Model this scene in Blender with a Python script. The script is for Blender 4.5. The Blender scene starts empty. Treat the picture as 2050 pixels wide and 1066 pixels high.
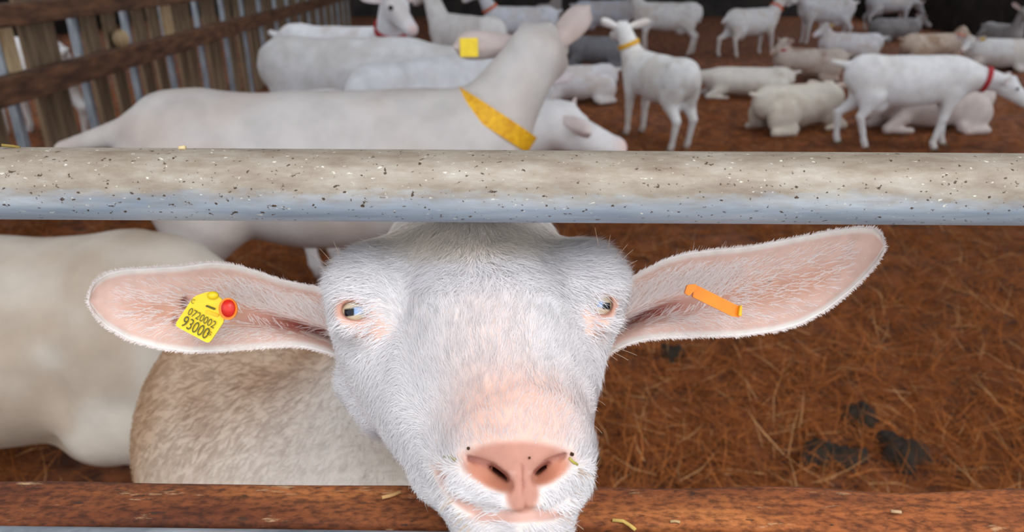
import bpy, math
import numpy as np
from mathutils import Vector, Matrix

# ------------------------------------------------------------------ scene, camera, world, exposure
scene = bpy.context.scene
COL = scene.collection
F = 1450.0                       # focal length in pixels of the 2050 x 1066 frame
CX, CY = 1025.0, 533.0
PITCH = math.radians(22.6)
CAM = np.array([0.0, 0.0, 1.40])
SP, CP = math.sin(PITCH), math.cos(PITCH)
RT = np.array([1.0, 0, 0]); UP = np.array([0, SP, CP]); FW = np.array([0, CP, -SP])

cd = bpy.data.cameras.new('camera')
cd.sensor_width = 36.0
cd.lens = 36.0 * F / 2050.0
cd.clip_start = 0.02
cd.dof.use_dof = True
cd.dof.focus_distance = 0.385
cd.dof.aperture_fstop = 10.0
cam = bpy.data.objects.new('camera', cd)
COL.objects.link(cam)
cam.location = CAM
cam.rotation_euler = (math.pi / 2 - PITCH, 0, 0)
scene.camera = cam

w = bpy.data.worlds.new('overcast_sky')
scene.world = w
w.use_nodes = True
bg = w.node_tree.nodes['Background']
bg.inputs[0].default_value = (0.94, 0.97, 1.0, 1)
bg.inputs[1].default_value = 1.0
sd = bpy.data.lights.new('hazy_sun', 'SUN')
sd.energy = 1.1
sd.angle = math.radians(40)
sd.color = (1.0, 0.97, 0.93)
sun = bpy.data.objects.new('hazy_sun', sd)
COL.objects.link(sun)
sun.rotation_euler = (math.radians(34), 0, math.radians(28))   # from behind and to the right of the photographer

vs = scene.view_settings
vs.view_transform = 'Standard'
vs.look = 'None'
vs.gamma = 1.0
vs.use_curve_mapping = False
vs.exposure = 0.72

RNG = np.random.default_rng(7)

# ------------------------------------------------------------------ helpers
def srgb(r, g, b):
    c = np.array([r, g, b], float) / 255.0
    return np.where(c <= 0.04045, c / 12.92, ((c + 0.055) / 1.055) ** 2.4)

def smooth(a, b, x):
    t = np.clip((x - a) / (b - a), 0, 1)
    return t * t * (3 - 2 * t)

def cam2w(p):
    p = np.asarray(p, float)
    return CAM + p[..., 0:1] * RT + p[..., 1:2] * UP + p[..., 2:3] * FW

def w2cam(p):
    d = np.asarray(p, float) - CAM
    return np.stack([d @ RT, d @ UP, d @ FW], -1)

def at(px, py, Y):                       # the point seen at a pixel, at world distance Y
    d = (px - CX) / F * RT + (CY - py) / F * UP + FW
    return CAM + d * (Y / d[1])

def zfloor(y):
    return 0.22 * (1 - smooth(2.4, 5.6, np.asarray(y, float)))

def on_floor(px, py):                    # the floor point seen at a pixel
    d = (px - CX) / F * RT + (CY - py) / F * UP + FW
    z = 0.0
    for _ in range(12):
        t = (z - CAM[2]) / d[2]
        p = CAM + d * t
        z = float(zfloor(p[1]))
    return p

def vnoise(p, scale, seed=0):            # cheap smooth value noise on points
    q = np.asarray(p, float) * scale + seed * 17.31
    i = np.floor(q).astype(np.int64); f = q - i; f = f * f * (3 - 2 * f)
    def h(a, b, c):
        n = (a * 374761393 + b * 668265263 + c * 2147483647 + seed * 1274126177) & 0x7fffffff
        n = ((n ^ (n >> 13)) * 1274126177) & 0x7fffffff
        return ((n ^ (n >> 16)) & 0xffff) / 65535.0
    out = 0
    for dx in (0, 1):
        for dy in (0, 1):
            for dz in (0, 1):
                wgt = (f[..., 0] if dx else 1 - f[..., 0]) * (f[..., 1] if dy else 1 - f[..., 1]) * (f[..., 2] if dz else 1 - f[..., 2])
                out = out + wgt * h(i[..., 0] + dx, i[..., 1] + dy, i[..., 2] + dz)
    return out

def mesh_np(name, V, faces, col=None, smooth_shade=True):
    """faces: list of (n,k) int arrays"""
    me = bpy.data.meshes.new(name)
    V = np.asarray(V, np.float32)
    faces = [np.asarray(f, np.int32) for f in faces if len(f)]
    me.vertices.add(len(V)); me.vertices.foreach_set('co', V.ravel())
    nl = sum(f.size for f in faces); nf = sum(len(f) for f in faces)
    me.loops.add(nl); me.polygons.add(nf)
    me.loops.foreach_set('vertex_index', np.concatenate([f.ravel() for f in faces]))
    tot = np.concatenate([np.full(len(f), f.shape[1], np.int32) for f in faces])
    st = np.concatenate([[0], np.cumsum(tot)[:-1]]).astype(np.int32)
    me.polygons.foreach_set('loop_start', st)
    me.polygons.foreach_set('use_smooth', np.full(nf, smooth_shade))
    me.update(calc_edges=True)
    me.validate()
    if col is not None:
        ca = me.color_attributes.new('Col', 'FLOAT_COLOR', 'POINT')
        c4 = np.ones((len(V), 4), np.float32); c4[:, :3] = col
        ca.data.foreach_set('color', c4.ravel())
    return me

def obj(name, me, mat, parent=None):
    o = bpy.data.objects.new(name, me)
    COL.objects.link(o)
    if mat is not None and not me.materials:
        me.materials.append(mat)
    if parent is not None:
        o.parent = parent
    return o

def empty(name, loc):
    o = bpy.data.objects.new(name, None)
    o.empty_display_size = 0.05
    COL.objects.link(o)
    o.location = [float(v) for v in loc]
    return o

def tag(o, label=None, cat=None, group=None, kind=None):
    if label: o['label'] = label
    if cat: o['category'] = cat
    if group: o['group'] = group
    if kind: o['kind'] = kind
    return o

def off(root):                            # world offset of a root empty (no rotation)
    return np.array(root.location, float)

def box_np(c, size, rot=None, bevel=0.0):
    import bmesh
    bm = bmesh.new()
    bmesh.ops.create_cube(bm, size=1.0)
    for v in bm.verts:
        v.co = Vector((v.co.x * size[0], v.co.y * size[1], v.co.z * size[2]))
    if bevel:
        bmesh.ops.bevel(bm, geom=bm.edges[:], offset=bevel, segments=2, profile=0.6, affect='EDGES')
    if rot is not None:
        bmesh.ops.transform(bm, matrix=rot.to_4x4(), verts=bm.verts)
    bmesh.ops.translate(bm, vec=Vector([float(x) for x in c]), verts=bm.verts)
    return bm

def bm_obj(name, bm, mat, parent=None, smooth_shade=False):
    me = bpy.data.meshes.new(name)
    bm.to_mesh(me); bm.free()
    for p in me.polygons: p.use_smooth = smooth_shade
    return obj(name, me, mat, parent)

def frame(d, hint=(0, 0, 1)):
    d = np.asarray(d, float); d = d / np.linalg.norm(d)
    h = np.asarray(hint, float)
    if abs(d @ h) / np.linalg.norm(h) > 0.97: h = np.array([1.0, 0, 0])
    s = np.cross(h, d); s /= np.linalg.norm(s)
    u = np.cross(d, s)
    return d, s, u

def tube_np(pts, rad, n=10, wob=0.0):
    pts = np.asarray(pts, float); m = len(pts)
    rad = np.broadcast_to(np.asarray(rad, float), (m,))
    V = []
    for i in range(m):
        t = pts[min(i + 1, m - 1)] - pts[max(i - 1, 0)]
        d, s, u = frame(t)
        a = np.linspace(0, 2 * np.pi, n, endpoint=False)
        r = rad[i] * (1 + wob * RNG.normal(size=n))
        V.append(pts[i] + np.outer(np.cos(a) * r, s) + np.outer(np.sin(a) * r, u))
    V = np.concatenate(V)
    q = []
    for i in range(m - 1):
        for j in range(n):
            q.append((i * n + j, i * n + (j + 1) % n, (i + 1) * n + (j + 1) % n, (i + 1) * n + j))
    q = np.array(q)
    c0 = len(V); V = np.concatenate([V, pts[:1], pts[-1:]])
    t = [(c0, (j + 1) % n, j) for j in range(n)] + [(c0 + 1, (m - 1) * n + j, (m - 1) * n + (j + 1) % n) for j in range(n)]
    return V, [q, np.array(t)]

# ------------------------------------------------------------------ materials
def nmat(name):
    m = bpy.data.materials.new(name); m.use_nodes = True
    nt = m.node_tree
    return m, nt, nt.nodes['Principled BSDF']

def nd(nt, t, **kw):
    n = nt.nodes.new(t)
    for k, v in kw.items(): setattr(n, k, v)
    return n

def ramp(nt, fac, stops):
    r = nd(nt, 'ShaderNodeValToRGB')
    e = r.color_ramp.elements
    while len(e) < len(stops): e.new(0.5)
    for i, (p, c) in enumerate(stops):
        e[i].position = p; e[i].color = (*[float(x) for x in c], 1)
    nt.links.new(fac, r.inputs[0])
    return r.outputs[0]

def noise(nt, scale, detail=4, stretch=None, rough=0.55, coords='Object'):
    tc = nd(nt, 'ShaderNodeTexCoord')
    n = nd(nt, 'ShaderNodeTexNoise')
    n.inputs['Scale'].default_value = scale; n.inputs['Detail'].default_value = detail; n.inputs['Roughness'].default_value = rough
    if stretch is not None:
        mp = nd(nt, 'ShaderNodeMapping'); mp.inputs['Scale'].default_value = stretch
        nt.links.new(tc.outputs[coords], mp.inputs[0]); nt.links.new(mp.outputs[0], n.inputs[0])
    else:
        nt.links.new(tc.outputs[coords], n.inputs[0])
    return n.outputs['Fac']

def mix(nt, fac, a, b, mode='MIX'):
    m = nd(nt, 'ShaderNodeMix', data_type='RGBA', blend_type=mode)
    if isinstance(fac, (int, float)): m.inputs[0].default_value = fac
    else: nt.links.new(fac, m.inputs[0])
    for i, v in ((6, a), (7, b)):
        if hasattr(v, 'is_linked') or isinstance(v, bpy.types.NodeSocket): nt.links.new(v, m.inputs[i])
        else: m.inputs[i].default_value = (*[float(x) for x in v], 1)
    return m.outputs[2]

def bump(nt, bsdf, h, strength=0.3, dist=0.002):
    b = nd(nt, 'ShaderNodeBump'); b.inputs['Strength'].default_value = strength; b.inputs['Distance'].default_value = dist
    nt.links.new(h, b.inputs['Height']); nt.links.new(b.outputs[0], bsdf.inputs['Normal'])

def mat_noise(name, c1, c2, scale, rough=0.7, metal=0.0, stretch=None, bmp=0.2, dist=0.002, lo=0.35, hi=0.65, coords='Object'):
    m, nt, b = nmat(name)
    f = noise(nt, scale, 6, stretch, coords=coords)
    nt.links.new(ramp(nt, f, [(lo, c1), (hi, c2)]), b.inputs['Base Color'])
    b.inputs['Roughness'].default_value = rough; b.inputs['Metallic'].default_value = metal
    if bmp: bump(nt, b, f, bmp, dist)
    return m

def mat_attr(name, rough=0.8, sss=0.0, nscale=60, namp=0.10, bscale=300, bstr=0.15, bdist=0.001, spec=0.2):
    m, nt, b = nmat(name)
    a = nd(nt, 'ShaderNodeAttribute', attribute_name='Col')
    f = noise(nt, nscale, 5)
    g = ramp(nt, f, [(0.3, [1 - namp * 2] * 3), (0.6, [1.0] * 3)])
    nt.links.new(mix(nt, 1.0, a.outputs['Color'], g, 'MULTIPLY'), b.inputs['Base Color'])
    b.inputs['Roughness'].default_value = rough
    b.inputs['Specular IOR Level'].default_value = spec
    if sss:
        b.inputs['Subsurface Weight'].default_value = sss
        b.inputs['Subsurface Radius'].default_value = (1.0, 0.45, 0.3)
        b.inputs['Subsurface Scale'].default_value = 0.004
    if bstr:
        bump(nt, b, noise(nt, bscale, 3), bstr, bdist)
    return m

M = {}
M['coat'] = mat_attr('goat_coat', nscale=14, namp=0.07, bscale=90, bstr=0.25, bdist=0.004)
M['skin'] = mat_attr('goat_face_skin', rough=0.55, sss=0.15, nscale=160, namp=0.05, bscale=900, bstr=0.12, bdist=0.0006, spec=0.3)

def fur_mat(name, trans=0.3):
    m = bpy.data.materials.new(name); m.use_nodes = True
    nt = m.node_tree; nt.nodes.clear()
    a = nd(nt, 'ShaderNodeAttribute', attribute_name='Col')
    d = nd(nt, 'ShaderNodeBsdfDiffuse'); t = nd(nt, 'ShaderNodeBsdfTranslucent')
    mx = nd(nt, 'ShaderNodeMixShader'); mx.inputs[0].default_value = trans
    o = nd(nt, 'ShaderNodeOutputMaterial')
    nt.links.new(a.outputs['Color'], d.inputs[0]); nt.links.new(a.outputs['Color'], t.inputs[0])
    nt.links.new(d.outputs[0], mx.inputs[1]); nt.links.new(t.outputs[0], mx.inputs[2]); nt.links.new(mx.outputs[0], o.inputs[0])
    return m
M['fur'] = fur_mat('goat_hair', 0.35)
M['straw'] = fur_mat('straw_stalks', 0.15)

def eye_mat():
    m, nt, b = nmat('wet_eye')
    a = nd(nt, 'ShaderNodeAttribute', attribute_name='Col')
    nt.links.new(a.outputs['Color'], b.inputs['Base Color'])
    b.inputs['Roughness'].default_value = 0.12
    b.inputs['Specular IOR Level'].default_value = 0.25; b.inputs['Coat Weight'].default_value = 0.12; b.inputs['Coat Roughness'].default_value = 0.03
    return m
M['eye'] = eye_mat()
M['hoof'] = mat_noise('hoof_horn', srgb(70, 55, 42), srgb(110, 90, 70), 40, 0.6)

def plastic(name, c, rough=0.35):
    m, nt, b = nmat(name)
    f = noise(nt, 55, 3)
    c = np.array(c)
    nt.links.new(ramp(nt, f, [(0.3, c * 0.82), (0.62, c)]), b.inputs['Base Color'])
    b.inputs['Roughness'].default_value = rough
    b.inputs['Subsurface Weight'].default_value = 0.1; b.inputs['Subsurface Scale'].default_value = 0.002
    return m
M['yellow'] = plastic('yellow_plastic', srgb(247, 214, 30))
M['red'] = plastic('red_plastic', srgb(226, 42, 28))
M['orange'] = plastic('orange_plastic', srgb(255, 140, 8))
M['ink'] = plastic('olive_ink', srgb(84, 82, 14), 0.6)
M['collar_yellow'] = mat_noise('yellow_webbing', srgb(214, 150, 12), srgb(246, 192, 30), 60, 0.6)
M['collar_red'] = mat_noise('red_webbing', srgb(150, 18, 26), srgb(196, 34, 42), 60, 0.6)
M['collar_orange'] = mat_noise('orange_webbing', srgb(200, 78, 30), srgb(226, 104, 48), 60, 0.6)

def pipe_mat():
    m, nt, b = nmat('galvanised_dusty_steel')
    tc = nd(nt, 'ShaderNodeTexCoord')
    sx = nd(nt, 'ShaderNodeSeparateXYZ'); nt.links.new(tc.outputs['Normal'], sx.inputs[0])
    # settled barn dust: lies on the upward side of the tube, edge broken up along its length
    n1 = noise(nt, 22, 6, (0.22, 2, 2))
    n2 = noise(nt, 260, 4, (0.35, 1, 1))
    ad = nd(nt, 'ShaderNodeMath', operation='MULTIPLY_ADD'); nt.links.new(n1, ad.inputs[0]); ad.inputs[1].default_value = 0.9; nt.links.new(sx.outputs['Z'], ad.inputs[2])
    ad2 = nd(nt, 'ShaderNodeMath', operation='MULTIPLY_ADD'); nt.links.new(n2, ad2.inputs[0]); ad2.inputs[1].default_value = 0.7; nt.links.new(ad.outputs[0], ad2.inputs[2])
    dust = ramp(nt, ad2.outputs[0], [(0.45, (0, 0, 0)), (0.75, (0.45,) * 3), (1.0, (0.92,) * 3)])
    zn = ramp(nt, noise(nt, 60, 6, (0.12, 1, 1)), [(0.3, srgb(112, 128, 148)), (0.5, srgb(156, 168, 184)), (0.7, srgb(190, 198, 208))])  # zinc grey with a blue sky reflection put into its colour
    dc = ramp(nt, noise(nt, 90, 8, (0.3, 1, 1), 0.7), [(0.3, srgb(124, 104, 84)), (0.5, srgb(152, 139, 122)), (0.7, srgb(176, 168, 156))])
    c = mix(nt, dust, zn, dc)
    # rusty tint high on the tube, dark fly specks
    sp = ramp(nt, noise(nt, 420, 2, (0.7, 1, 1)), [(0.30, (1, 1, 1)), (0.345, (0, 0, 0))])
    c = mix(nt, sp, c, srgb(72, 54, 40))
    ws = ramp(nt, noise(nt, 500, 2, (0.5, 1, 1)), [(0.68, (0, 0, 0)), (0.76, (1, 1, 1))])
    c = mix(nt, ws, c, srgb(226, 222, 212))
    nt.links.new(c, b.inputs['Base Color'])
    b.inputs['Metallic'].default_value = 0.15
    b.inputs['Roughness'].default_value = 0.55
    bump(nt, b, noise(nt, 300, 5, (0.3, 1, 1)), 0.25, 0.0008)
    return m
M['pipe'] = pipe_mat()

def beam_mat():
    m, nt, b = nmat('rust_brown_timber')
    f1 = noise(nt, 14, 6, (0.35, 2, 2)); f2 = noise(nt, 330, 4, (0.5, 1, 1)); f3 = noise(nt, 60, 6, (0.4, 1.6, 1.6), 0.7)
    base = ramp(nt, f1, [(0.3, srgb(92, 50, 28)), (0.5, srgb(136, 80, 44)), (0.68, srgb(176, 116, 70))])
    tcx = nd(nt, 'ShaderNodeTexCoord'); sxx = nd(nt, 'ShaderNodeSeparateXYZ'); nt.links.new(tcx.outputs['Object'], sxx.inputs[0])
    mad = nd(nt, 'ShaderNodeMath', operation='MULTIPLY_ADD'); nt.links.new(sxx.outputs['X'], mad.inputs[0]); mad.inputs[1].default_value = 0.9
    nt.links.new(noise(nt, 6, 4, (0.6, 2, 2)), mad.inputs[2])
    side_tone = ramp(nt, mad.outputs[0], [(0.30, srgb(196, 178, 164)), (0.66, (1.5, 1.42, 1.22))])   # darker to the left, lighter to the right
    base = mix(nt, 1.0, base, side_tone, 'MULTIPLY')
    fine = ramp(nt, f2, [(0.34, (0.45, 0.4, 0.36)), (0.6, (1.25, 1.2, 1.15))])
    c = mix(nt, 1.0, base, fine, 'MULTIPLY')
    fl = ramp(nt, f3, [(0.60, (0, 0, 0)), (0.70, (1, 1, 1))])
    c = mix(nt, fl, c, srgb(196, 160, 122))
    dk = ramp(nt, noise(nt, 210, 3, (0.4, 1, 1)), [(0.28, (1, 1, 1)), (0.36, (0, 0, 0))])
    c = mix(nt, dk, c, srgb(64, 38, 24))
    nt.links.new(c, b.inputs['Base Color']); b.inputs['Roughness'].default_value = 0.85
    bump(nt, b, f2, 0.5, 0.001)
    return m
M['beam'] = beam_mat()
M['zinc'] = mat_noise('weathered_zinc', srgb(112, 122, 134), srgb(172, 180, 190), 30, 0.5, 0.3, (1, 1, 0.2))
M['floor'] = mat_noise('trodden_brown_litter', srgb(80, 43, 24), srgb(146, 84, 47), 9, 0.95, 0, None, 0.9, 0.03, 0.42, 0.60)
M['concrete'] = mat_noise('alley_concrete', srgb(120, 116, 108), srgb(168, 164, 156), 5, 0.9)
M['sheet'] = mat_noise('dark_sheet_metal', srgb(32, 30, 32), srgb(58, 52, 50), 3, 0.7, 0.2)
M['roof'] = mat_noise('grey_roof_sheet', srgb(96, 96, 98), srgb(130, 130, 130), 2, 0.8)
M['railwood'] = mat_noise('brown_rail_timber', srgb(70, 46, 34), srgb(128, 88, 62), 7, 0.85, 0, (4, 0.6, 4), 0.3, 0.004)
M['board'] = mat_noise('tan_weathered_board', srgb(98, 80, 62), srgb(156, 132, 106), 5, 0.9, 0, (3, 3, 0.5), 0.3, 0.004)
M['plate'] = mat_noise('pale_timber', srgb(170, 140, 105), srgb(214, 190, 152), 14, 0.85, 0, (2, 2, 0.5))

# ------------------------------------------------------------------ signed-distance modelling
def cone(a, b, ra, rb, k=0.02, op='+'):
    return ('c', np.asarray(a, float), np.asarray(b, float), float(ra), float(rb), float(k), op)

def ell(c, r, k=0.02, op='+', R=None):
    return ('e', np.asarray(c, float), np.asarray(r, float) * np.ones(3), R, 0.0, float(k), op)

def pd(p, q):
    if q[0] == 'c':
        ba = q[2] - q[1]; pa = p - q[1]
        t = np.clip((pa @ ba) / max(ba @ ba, 1e-12), 0, 1)
        return np.sqrt(((pa - t[..., None] * ba) ** 2).sum(-1)) - (q[3] + (q[4] - q[3]) * t)
    d = p - q[1]
    if q[3] is not None: d = d @ q[3].T
    k0 = np.sqrt(((d / q[2]) ** 2).sum(-1)); k1 = np.sqrt(((d / q[2] ** 2) ** 2).sum(-1))
    return k0 * (k0 - 1) / np.maximum(k1, 1e-9)

def comb(D, di, q):
    k = max(q[5], 1e-5)
    if q[6] == '+':
        h = np.clip(0.5 + 0.5 * (D - di) / k, 0, 1)
        return D + (di - D) * h - k * h * (1 - h)
    di = -di
    h = np.clip(0.5 - 0.5 * (D - di) / k, 0, 1)
    return D + (di - D) * h + k * h * (1 - h)

def bounds(q):
    if q[0] == 'c':
        r = max(q[3], q[4])
        return np.minimum(q[1], q[2]) - r, np.maximum(q[1], q[2]) + r
    r = q[2] if q[3] is None else np.full(3, q[2].max())
    return q[1] - r, q[1] + r

def sdf(p, prims):
    D = np.full(p.shape[:-1], 1.0)
    for q in prims: D = comb(D, pd(p, q), q)
    return D

def sdf_mesh(prims, h, project=1):
    lo = np.min([bounds(q)[0] for q in prims if q[6] == '+'], 0) - 4 * h
    hi = np.max([bounds(q)[1] for q in prims if q[6] == '+'], 0) + 4 * h
    n = np.ceil((hi - lo) / h).astype(int) + 1
    ax = [lo[i] + h * np.arange(n[i]) for i in range(3)]
    D = np.full(n, 1.0, np.float64)
    for q in prims:
        a, b = bounds(q); mgn = q[5] * 1.5 + 3 * h
        i0 = np.clip(np.floor((a - mgn - lo) / h).astype(int), 0, n); i1 = np.clip(np.ceil((b + mgn - lo) / h).astype(int) + 1, 0, n)
        if np.any(i1 <= i0): continue
        sl = tuple(slice(i0[i], i1[i]) for i in range(3))
        g = np.stack(np.meshgrid(*[ax[i][sl[i]] for i in range(3)], indexing='ij'), -1)
        D[sl] = comb(D[sl], pd(g, q), q)
    S = D < 0
    c = np.zeros(n - 1, int)
    for dx in (0, 1):
        for dy in (0, 1):
            for dz in (0, 1):
                c += S[dx:n[0] - 1 + dx, dy:n[1] - 1 + dy, dz:n[2] - 1 + dz]
    act = np.nonzero((c > 0) & (c < 8))
    I = np.stack(act, -1); N = len(I)
    idx = np.full(n - 1, -1, int); idx[act] = np.arange(N)
    acc = np.zeros((N, 3)); cnt = np.zeros(N)
    cs = [(x, y, z) for x in (0, 1) for y in (0, 1) for z in (0, 1)]
    for a in cs:
        for d in range(3):
            if a[d]: continue
            b = list(a); b[d] = 1
            da = D[I[:, 0] + a[0], I[:, 1] + a[1], I[:, 2] + a[2]]; db = D[I[:, 0] + b[0], I[:, 1] + b[1], I[:, 2] + b[2]]
            m = (da < 0) != (db < 0)
            t = np.where(m, da / np.where(m, da - db, 1), 0)
            pos = np.array(a, float) + t[:, None] * (np.array(b) - np.array(a))
            acc[m] += pos[m]; cnt[m] += 1
    V = lo + h * (I + acc / np.maximum(cnt, 1)[:, None])
    Q = []
    for d in range(3):
        u, v = (d + 1) % 3, (d + 2) % 3
        A = np.take(S, range(n[d] - 1), d); B = np.take(S, range(1, n[d]), d)
        e = np.stack(np.nonzero(A != B), -1)
        e = e[(e[:, u] > 0) & (e[:, v] > 0) & (e[:, u] < n[u] - 1) & (e[:, v] < n[v] - 1)]
        s = S[e[:, 0], e[:, 1], e[:, 2]]
        def cell(du, dv):
            f = e.copy(); f[:, u] += du; f[:, v] += dv
            return idx[f[:, 0], f[:, 1], f[:, 2]]
        q = np.stack([cell(-1, -1), cell(0, -1), cell(0, 0), cell(-1, 0)], -1)
        q[~s] = q[~s][:, ::-1]
        Q.append(q)
    Q = np.concatenate(Q); Q = Q[(Q >= 0).all(1)]
    for _ in range(project):
        d0 = sdf(V, prims); g = grad(V, prims, h * 0.3)
        V = V - np.clip(d0, -h, h)[:, None] * g * 0.9
    return V, Q

def grad(V, prims, e):
    g = np.stack([sdf(V + np.eye(3)[i] * e, prims) - sdf(V - np.eye(3)[i] * e, prims) for i in range(3)], -1)
    return g / np.maximum(np.linalg.norm(g, axis=1, keepdims=True), 1e-9)

def strands(P, N, Dr, L, Wd, C, lift=0.25, curl=0.1, tipw=0.25):
    """flat tapered hairs: 2 segments, 5 verts (quad + tri)"""
    n = len(P)
    Dr = Dr - (Dr * N).sum(1, keepdims=True) * N
    Dr /= np.maximum(np.linalg.norm(Dr, axis=1, keepdims=True), 1e-9)
    S = np.cross(N, Dr)
    lf = lift * (0.6 + 0.8 * RNG.random(n))[:, None]
    cu = (curl * RNG.normal(size=n))[:, None]
    L = L[:, None]; Wd = Wd[:, None]
    p0 = P - N * Wd * 0.3
    p1 = p0 + (Dr + N * lf + S * cu) * L * 0.5
    p2 = p1 + (Dr + N * lf * 0.35 + S * cu * 2) * L * 0.5
    V = np.stack([p0 - S * Wd / 2, p0 + S * Wd / 2, p1 - S * Wd * 0.42, p1 + S * Wd * 0.42, p2], 1).reshape(-1, 3)
    b = np.arange(n)[:, None] * 5
    q = b + np.array([[0, 1, 3, 2]]); t = b + np.array([[2, 3, 4]])
    return V, [q, t], np.repeat(C, 5, 0)

def sample(V, Q, dens, n):
    """n points on quads, density per vertex"""
    A, B, C, Dd = (V[Q[:, i]] for i in range(4))
    ar = 0.5 * np.linalg.norm(np.cross(C - A, Dd - B), axis=1)
    wgt = ar * dens[Q].mean(1)
    f = RNG.choice(len(Q), n, p=wgt / wgt.sum())
    u, v = RNG.random(n)[:, None], RNG.random(n)[:, None]
    return A[f] * (1 - u) * (1 - v) + B[f] * u * (1 - v) + C[f] * u * v + Dd[f] * (1 - u) * v

def ico(c, r, n=12):
    a = np.linspace(0, np.pi, n + 1); b = np.linspace(0, 2 * np.pi, 2 * n, endpoint=False)
    V = np.array([[math.sin(x) * math.cos(y), math.sin(x) * math.sin(y), math.cos(x)] for x in a for y in b])
    m = 2 * n
    Q = np.array([(i * m + j, i * m + (j + 1) % m, (i + 1) * m + (j + 1) % m, (i + 1) * m + j) for i in range(n) for j in range(m)])
    return V * r + np.asarray(c), Q[:, ::-1]

def orient(V, Q):
    A, B, C, Dd = (V[Q[:, i]] for i in range(4))
    c = V.mean(0)
    vol = (np.cross(B - A, C - A) * (A - c)).sum() + (np.cross(C - A, Dd - A) * (A - c)).sum()
    return Q if vol > 0 else Q[:, ::-1]

def on_z(px, py, z):
    d = (px - CX) / F * RT + (CY - py) / F * UP + FW
    return CAM + d * ((z - CAM[2]) / d[2])

# ------------------------------------------------------------------ the barn
xs = np.linspace(-10, 10, 201)
ys = 0.62 + 22.0 * (np.linspace(0, 1, 241) ** 1.7)
gx, gy = np.meshgrid(xs, ys, indexing='ij')
g3 = np.stack([gx, gy, gx * 0], -1)
gz = zfloor(gy) + 0.05 * (vnoise(g3, 2.2, 1) - 0.5) + 0.035 * (vnoise(g3, 6.5, 2) - 0.5)
FV = np.stack([gx, gy, gz], -1).reshape(-1, 3)
n1, n2 = gx.shape
ii, jj = np.meshgrid(np.arange(n1 - 1), np.arange(n2 - 1), indexing='ij')
FQ = np.stack([ii * n2 + jj, (ii + 1) * n2 + jj, (ii + 1) * n2 + jj + 1, ii * n2 + jj + 1], -1).reshape(-1, 4)
tag(obj('floor', mesh_np('floor', FV, [FQ]), M['floor']), 'brown trodden straw litter covering the barn floor', kind='structure')

tag(bm_obj('alley_floor', box_np((0, -5.4, -0.06), (22, 12.06, 0.12)), M['concrete']), 'grey concrete feeding alley in front of the barrier', kind='structure')
CE = empty('ceiling', (0, 11.0, 4.3))
tag(CE, 'grey sheet roof over the goat barn with gaps added to let daylight in', kind='structure')
for (y0, y1) in ((-0.5, 4.4), (5.5, 8.7), (9.4, 13.0), (13.4, 17.4), (17.7, 22.3)):  # unseen roof; gaps and front edge shaped to light and shade the barn
    bm_obj('roof_sheet', box_np((0, (y0 + y1) / 2 - 11.0, 0), (20, y1 - y0, 0.1)), M['roof'], CE)
tag(bm_obj('wall_back', box_np((0, 22.3, 2.15), (20, 0.12, 4.3)), M['sheet']), 'dark sheet wall at the far end of the barn', kind='structure')
tag(bm_obj('wall_left', box_np((-9.9, 11.1, 0.75), (0.12, 21.8, 1.5)), M['sheet']), 'low dark sheet wall on the left side', kind='structure')
tag(bm_obj('wall_right', box_np((9.9, 11.1, 0.75), (0.12, 21.8, 1.5)), M['sheet']), 'low dark sheet wall on the right side', kind='structure')

# loose straw stalks lying on the litter (nobody could count them)
def straw_field(n, lox, hix, loy, hiy, pw, seed):
    r = np.random.default_rng(seed)
    y = loy + (hiy - loy) * r.random(n) ** pw
    x = lox + (hix - lox) * r.random(n)
    x = x * (0.35 + 0.16 * y)
    p = np.stack([x, y, x * 0], -1)
    keep = vnoise(p, 1.6, 5) + 0.5 * vnoise(p, 5.0, 6) + 0.25 * r.random(n) > 0.62
    x, y, p = x[keep], y[keep], p[keep]; n = len(x)
    z = zfloor(y) + 0.05 * (vnoise(p, 2.2, 1) - 0.5) + 0.035 * (vnoise(p, 6.5, 2) - 0.5) + 0.004 + 0.018 * r.random(n)
    P0 = np.stack([x, y, z], -1)
    a = r.random(n) * 2 * np.pi
    D = np.stack([np.cos(a), np.sin(a) * 0.8, 0.12 * r.normal(size=n)], -1)
    N = np.stack([0.35 * r.normal(size=n), -0.35 + 0.35 * r.normal(size=n), np.ones(n)], -1); N /= np.linalg.norm(N, axis=1, keepdims=True)
    t = r.random(n)[:, None]
    c = srgb(112, 60, 32) * (1 - t) + srgb(178, 110, 62) * t
    lite = r.random(n) < 0.06
    c[lite] = srgb(200, 152, 106)
    c *= (0.65 + 0.5 * r.random(n))[:, None]
    return strands(P0, N, D, 0.05 + 0.12 * r.random(n) ** 1.5, 0.0015 + 0.0024 * r.random(n), c, 0.10, 0.40)
sv, sf, sc = straw_field(150000, -3.4, 3.9, 0.75, 9.0, 1.5, 11)
tag(obj('loose_straw', mesh_np('loose_straw', sv, sf, sc, False), M['straw']), 'loose brown straw stalks strewn over the barn floor', 'straw', kind='stuff')

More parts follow.
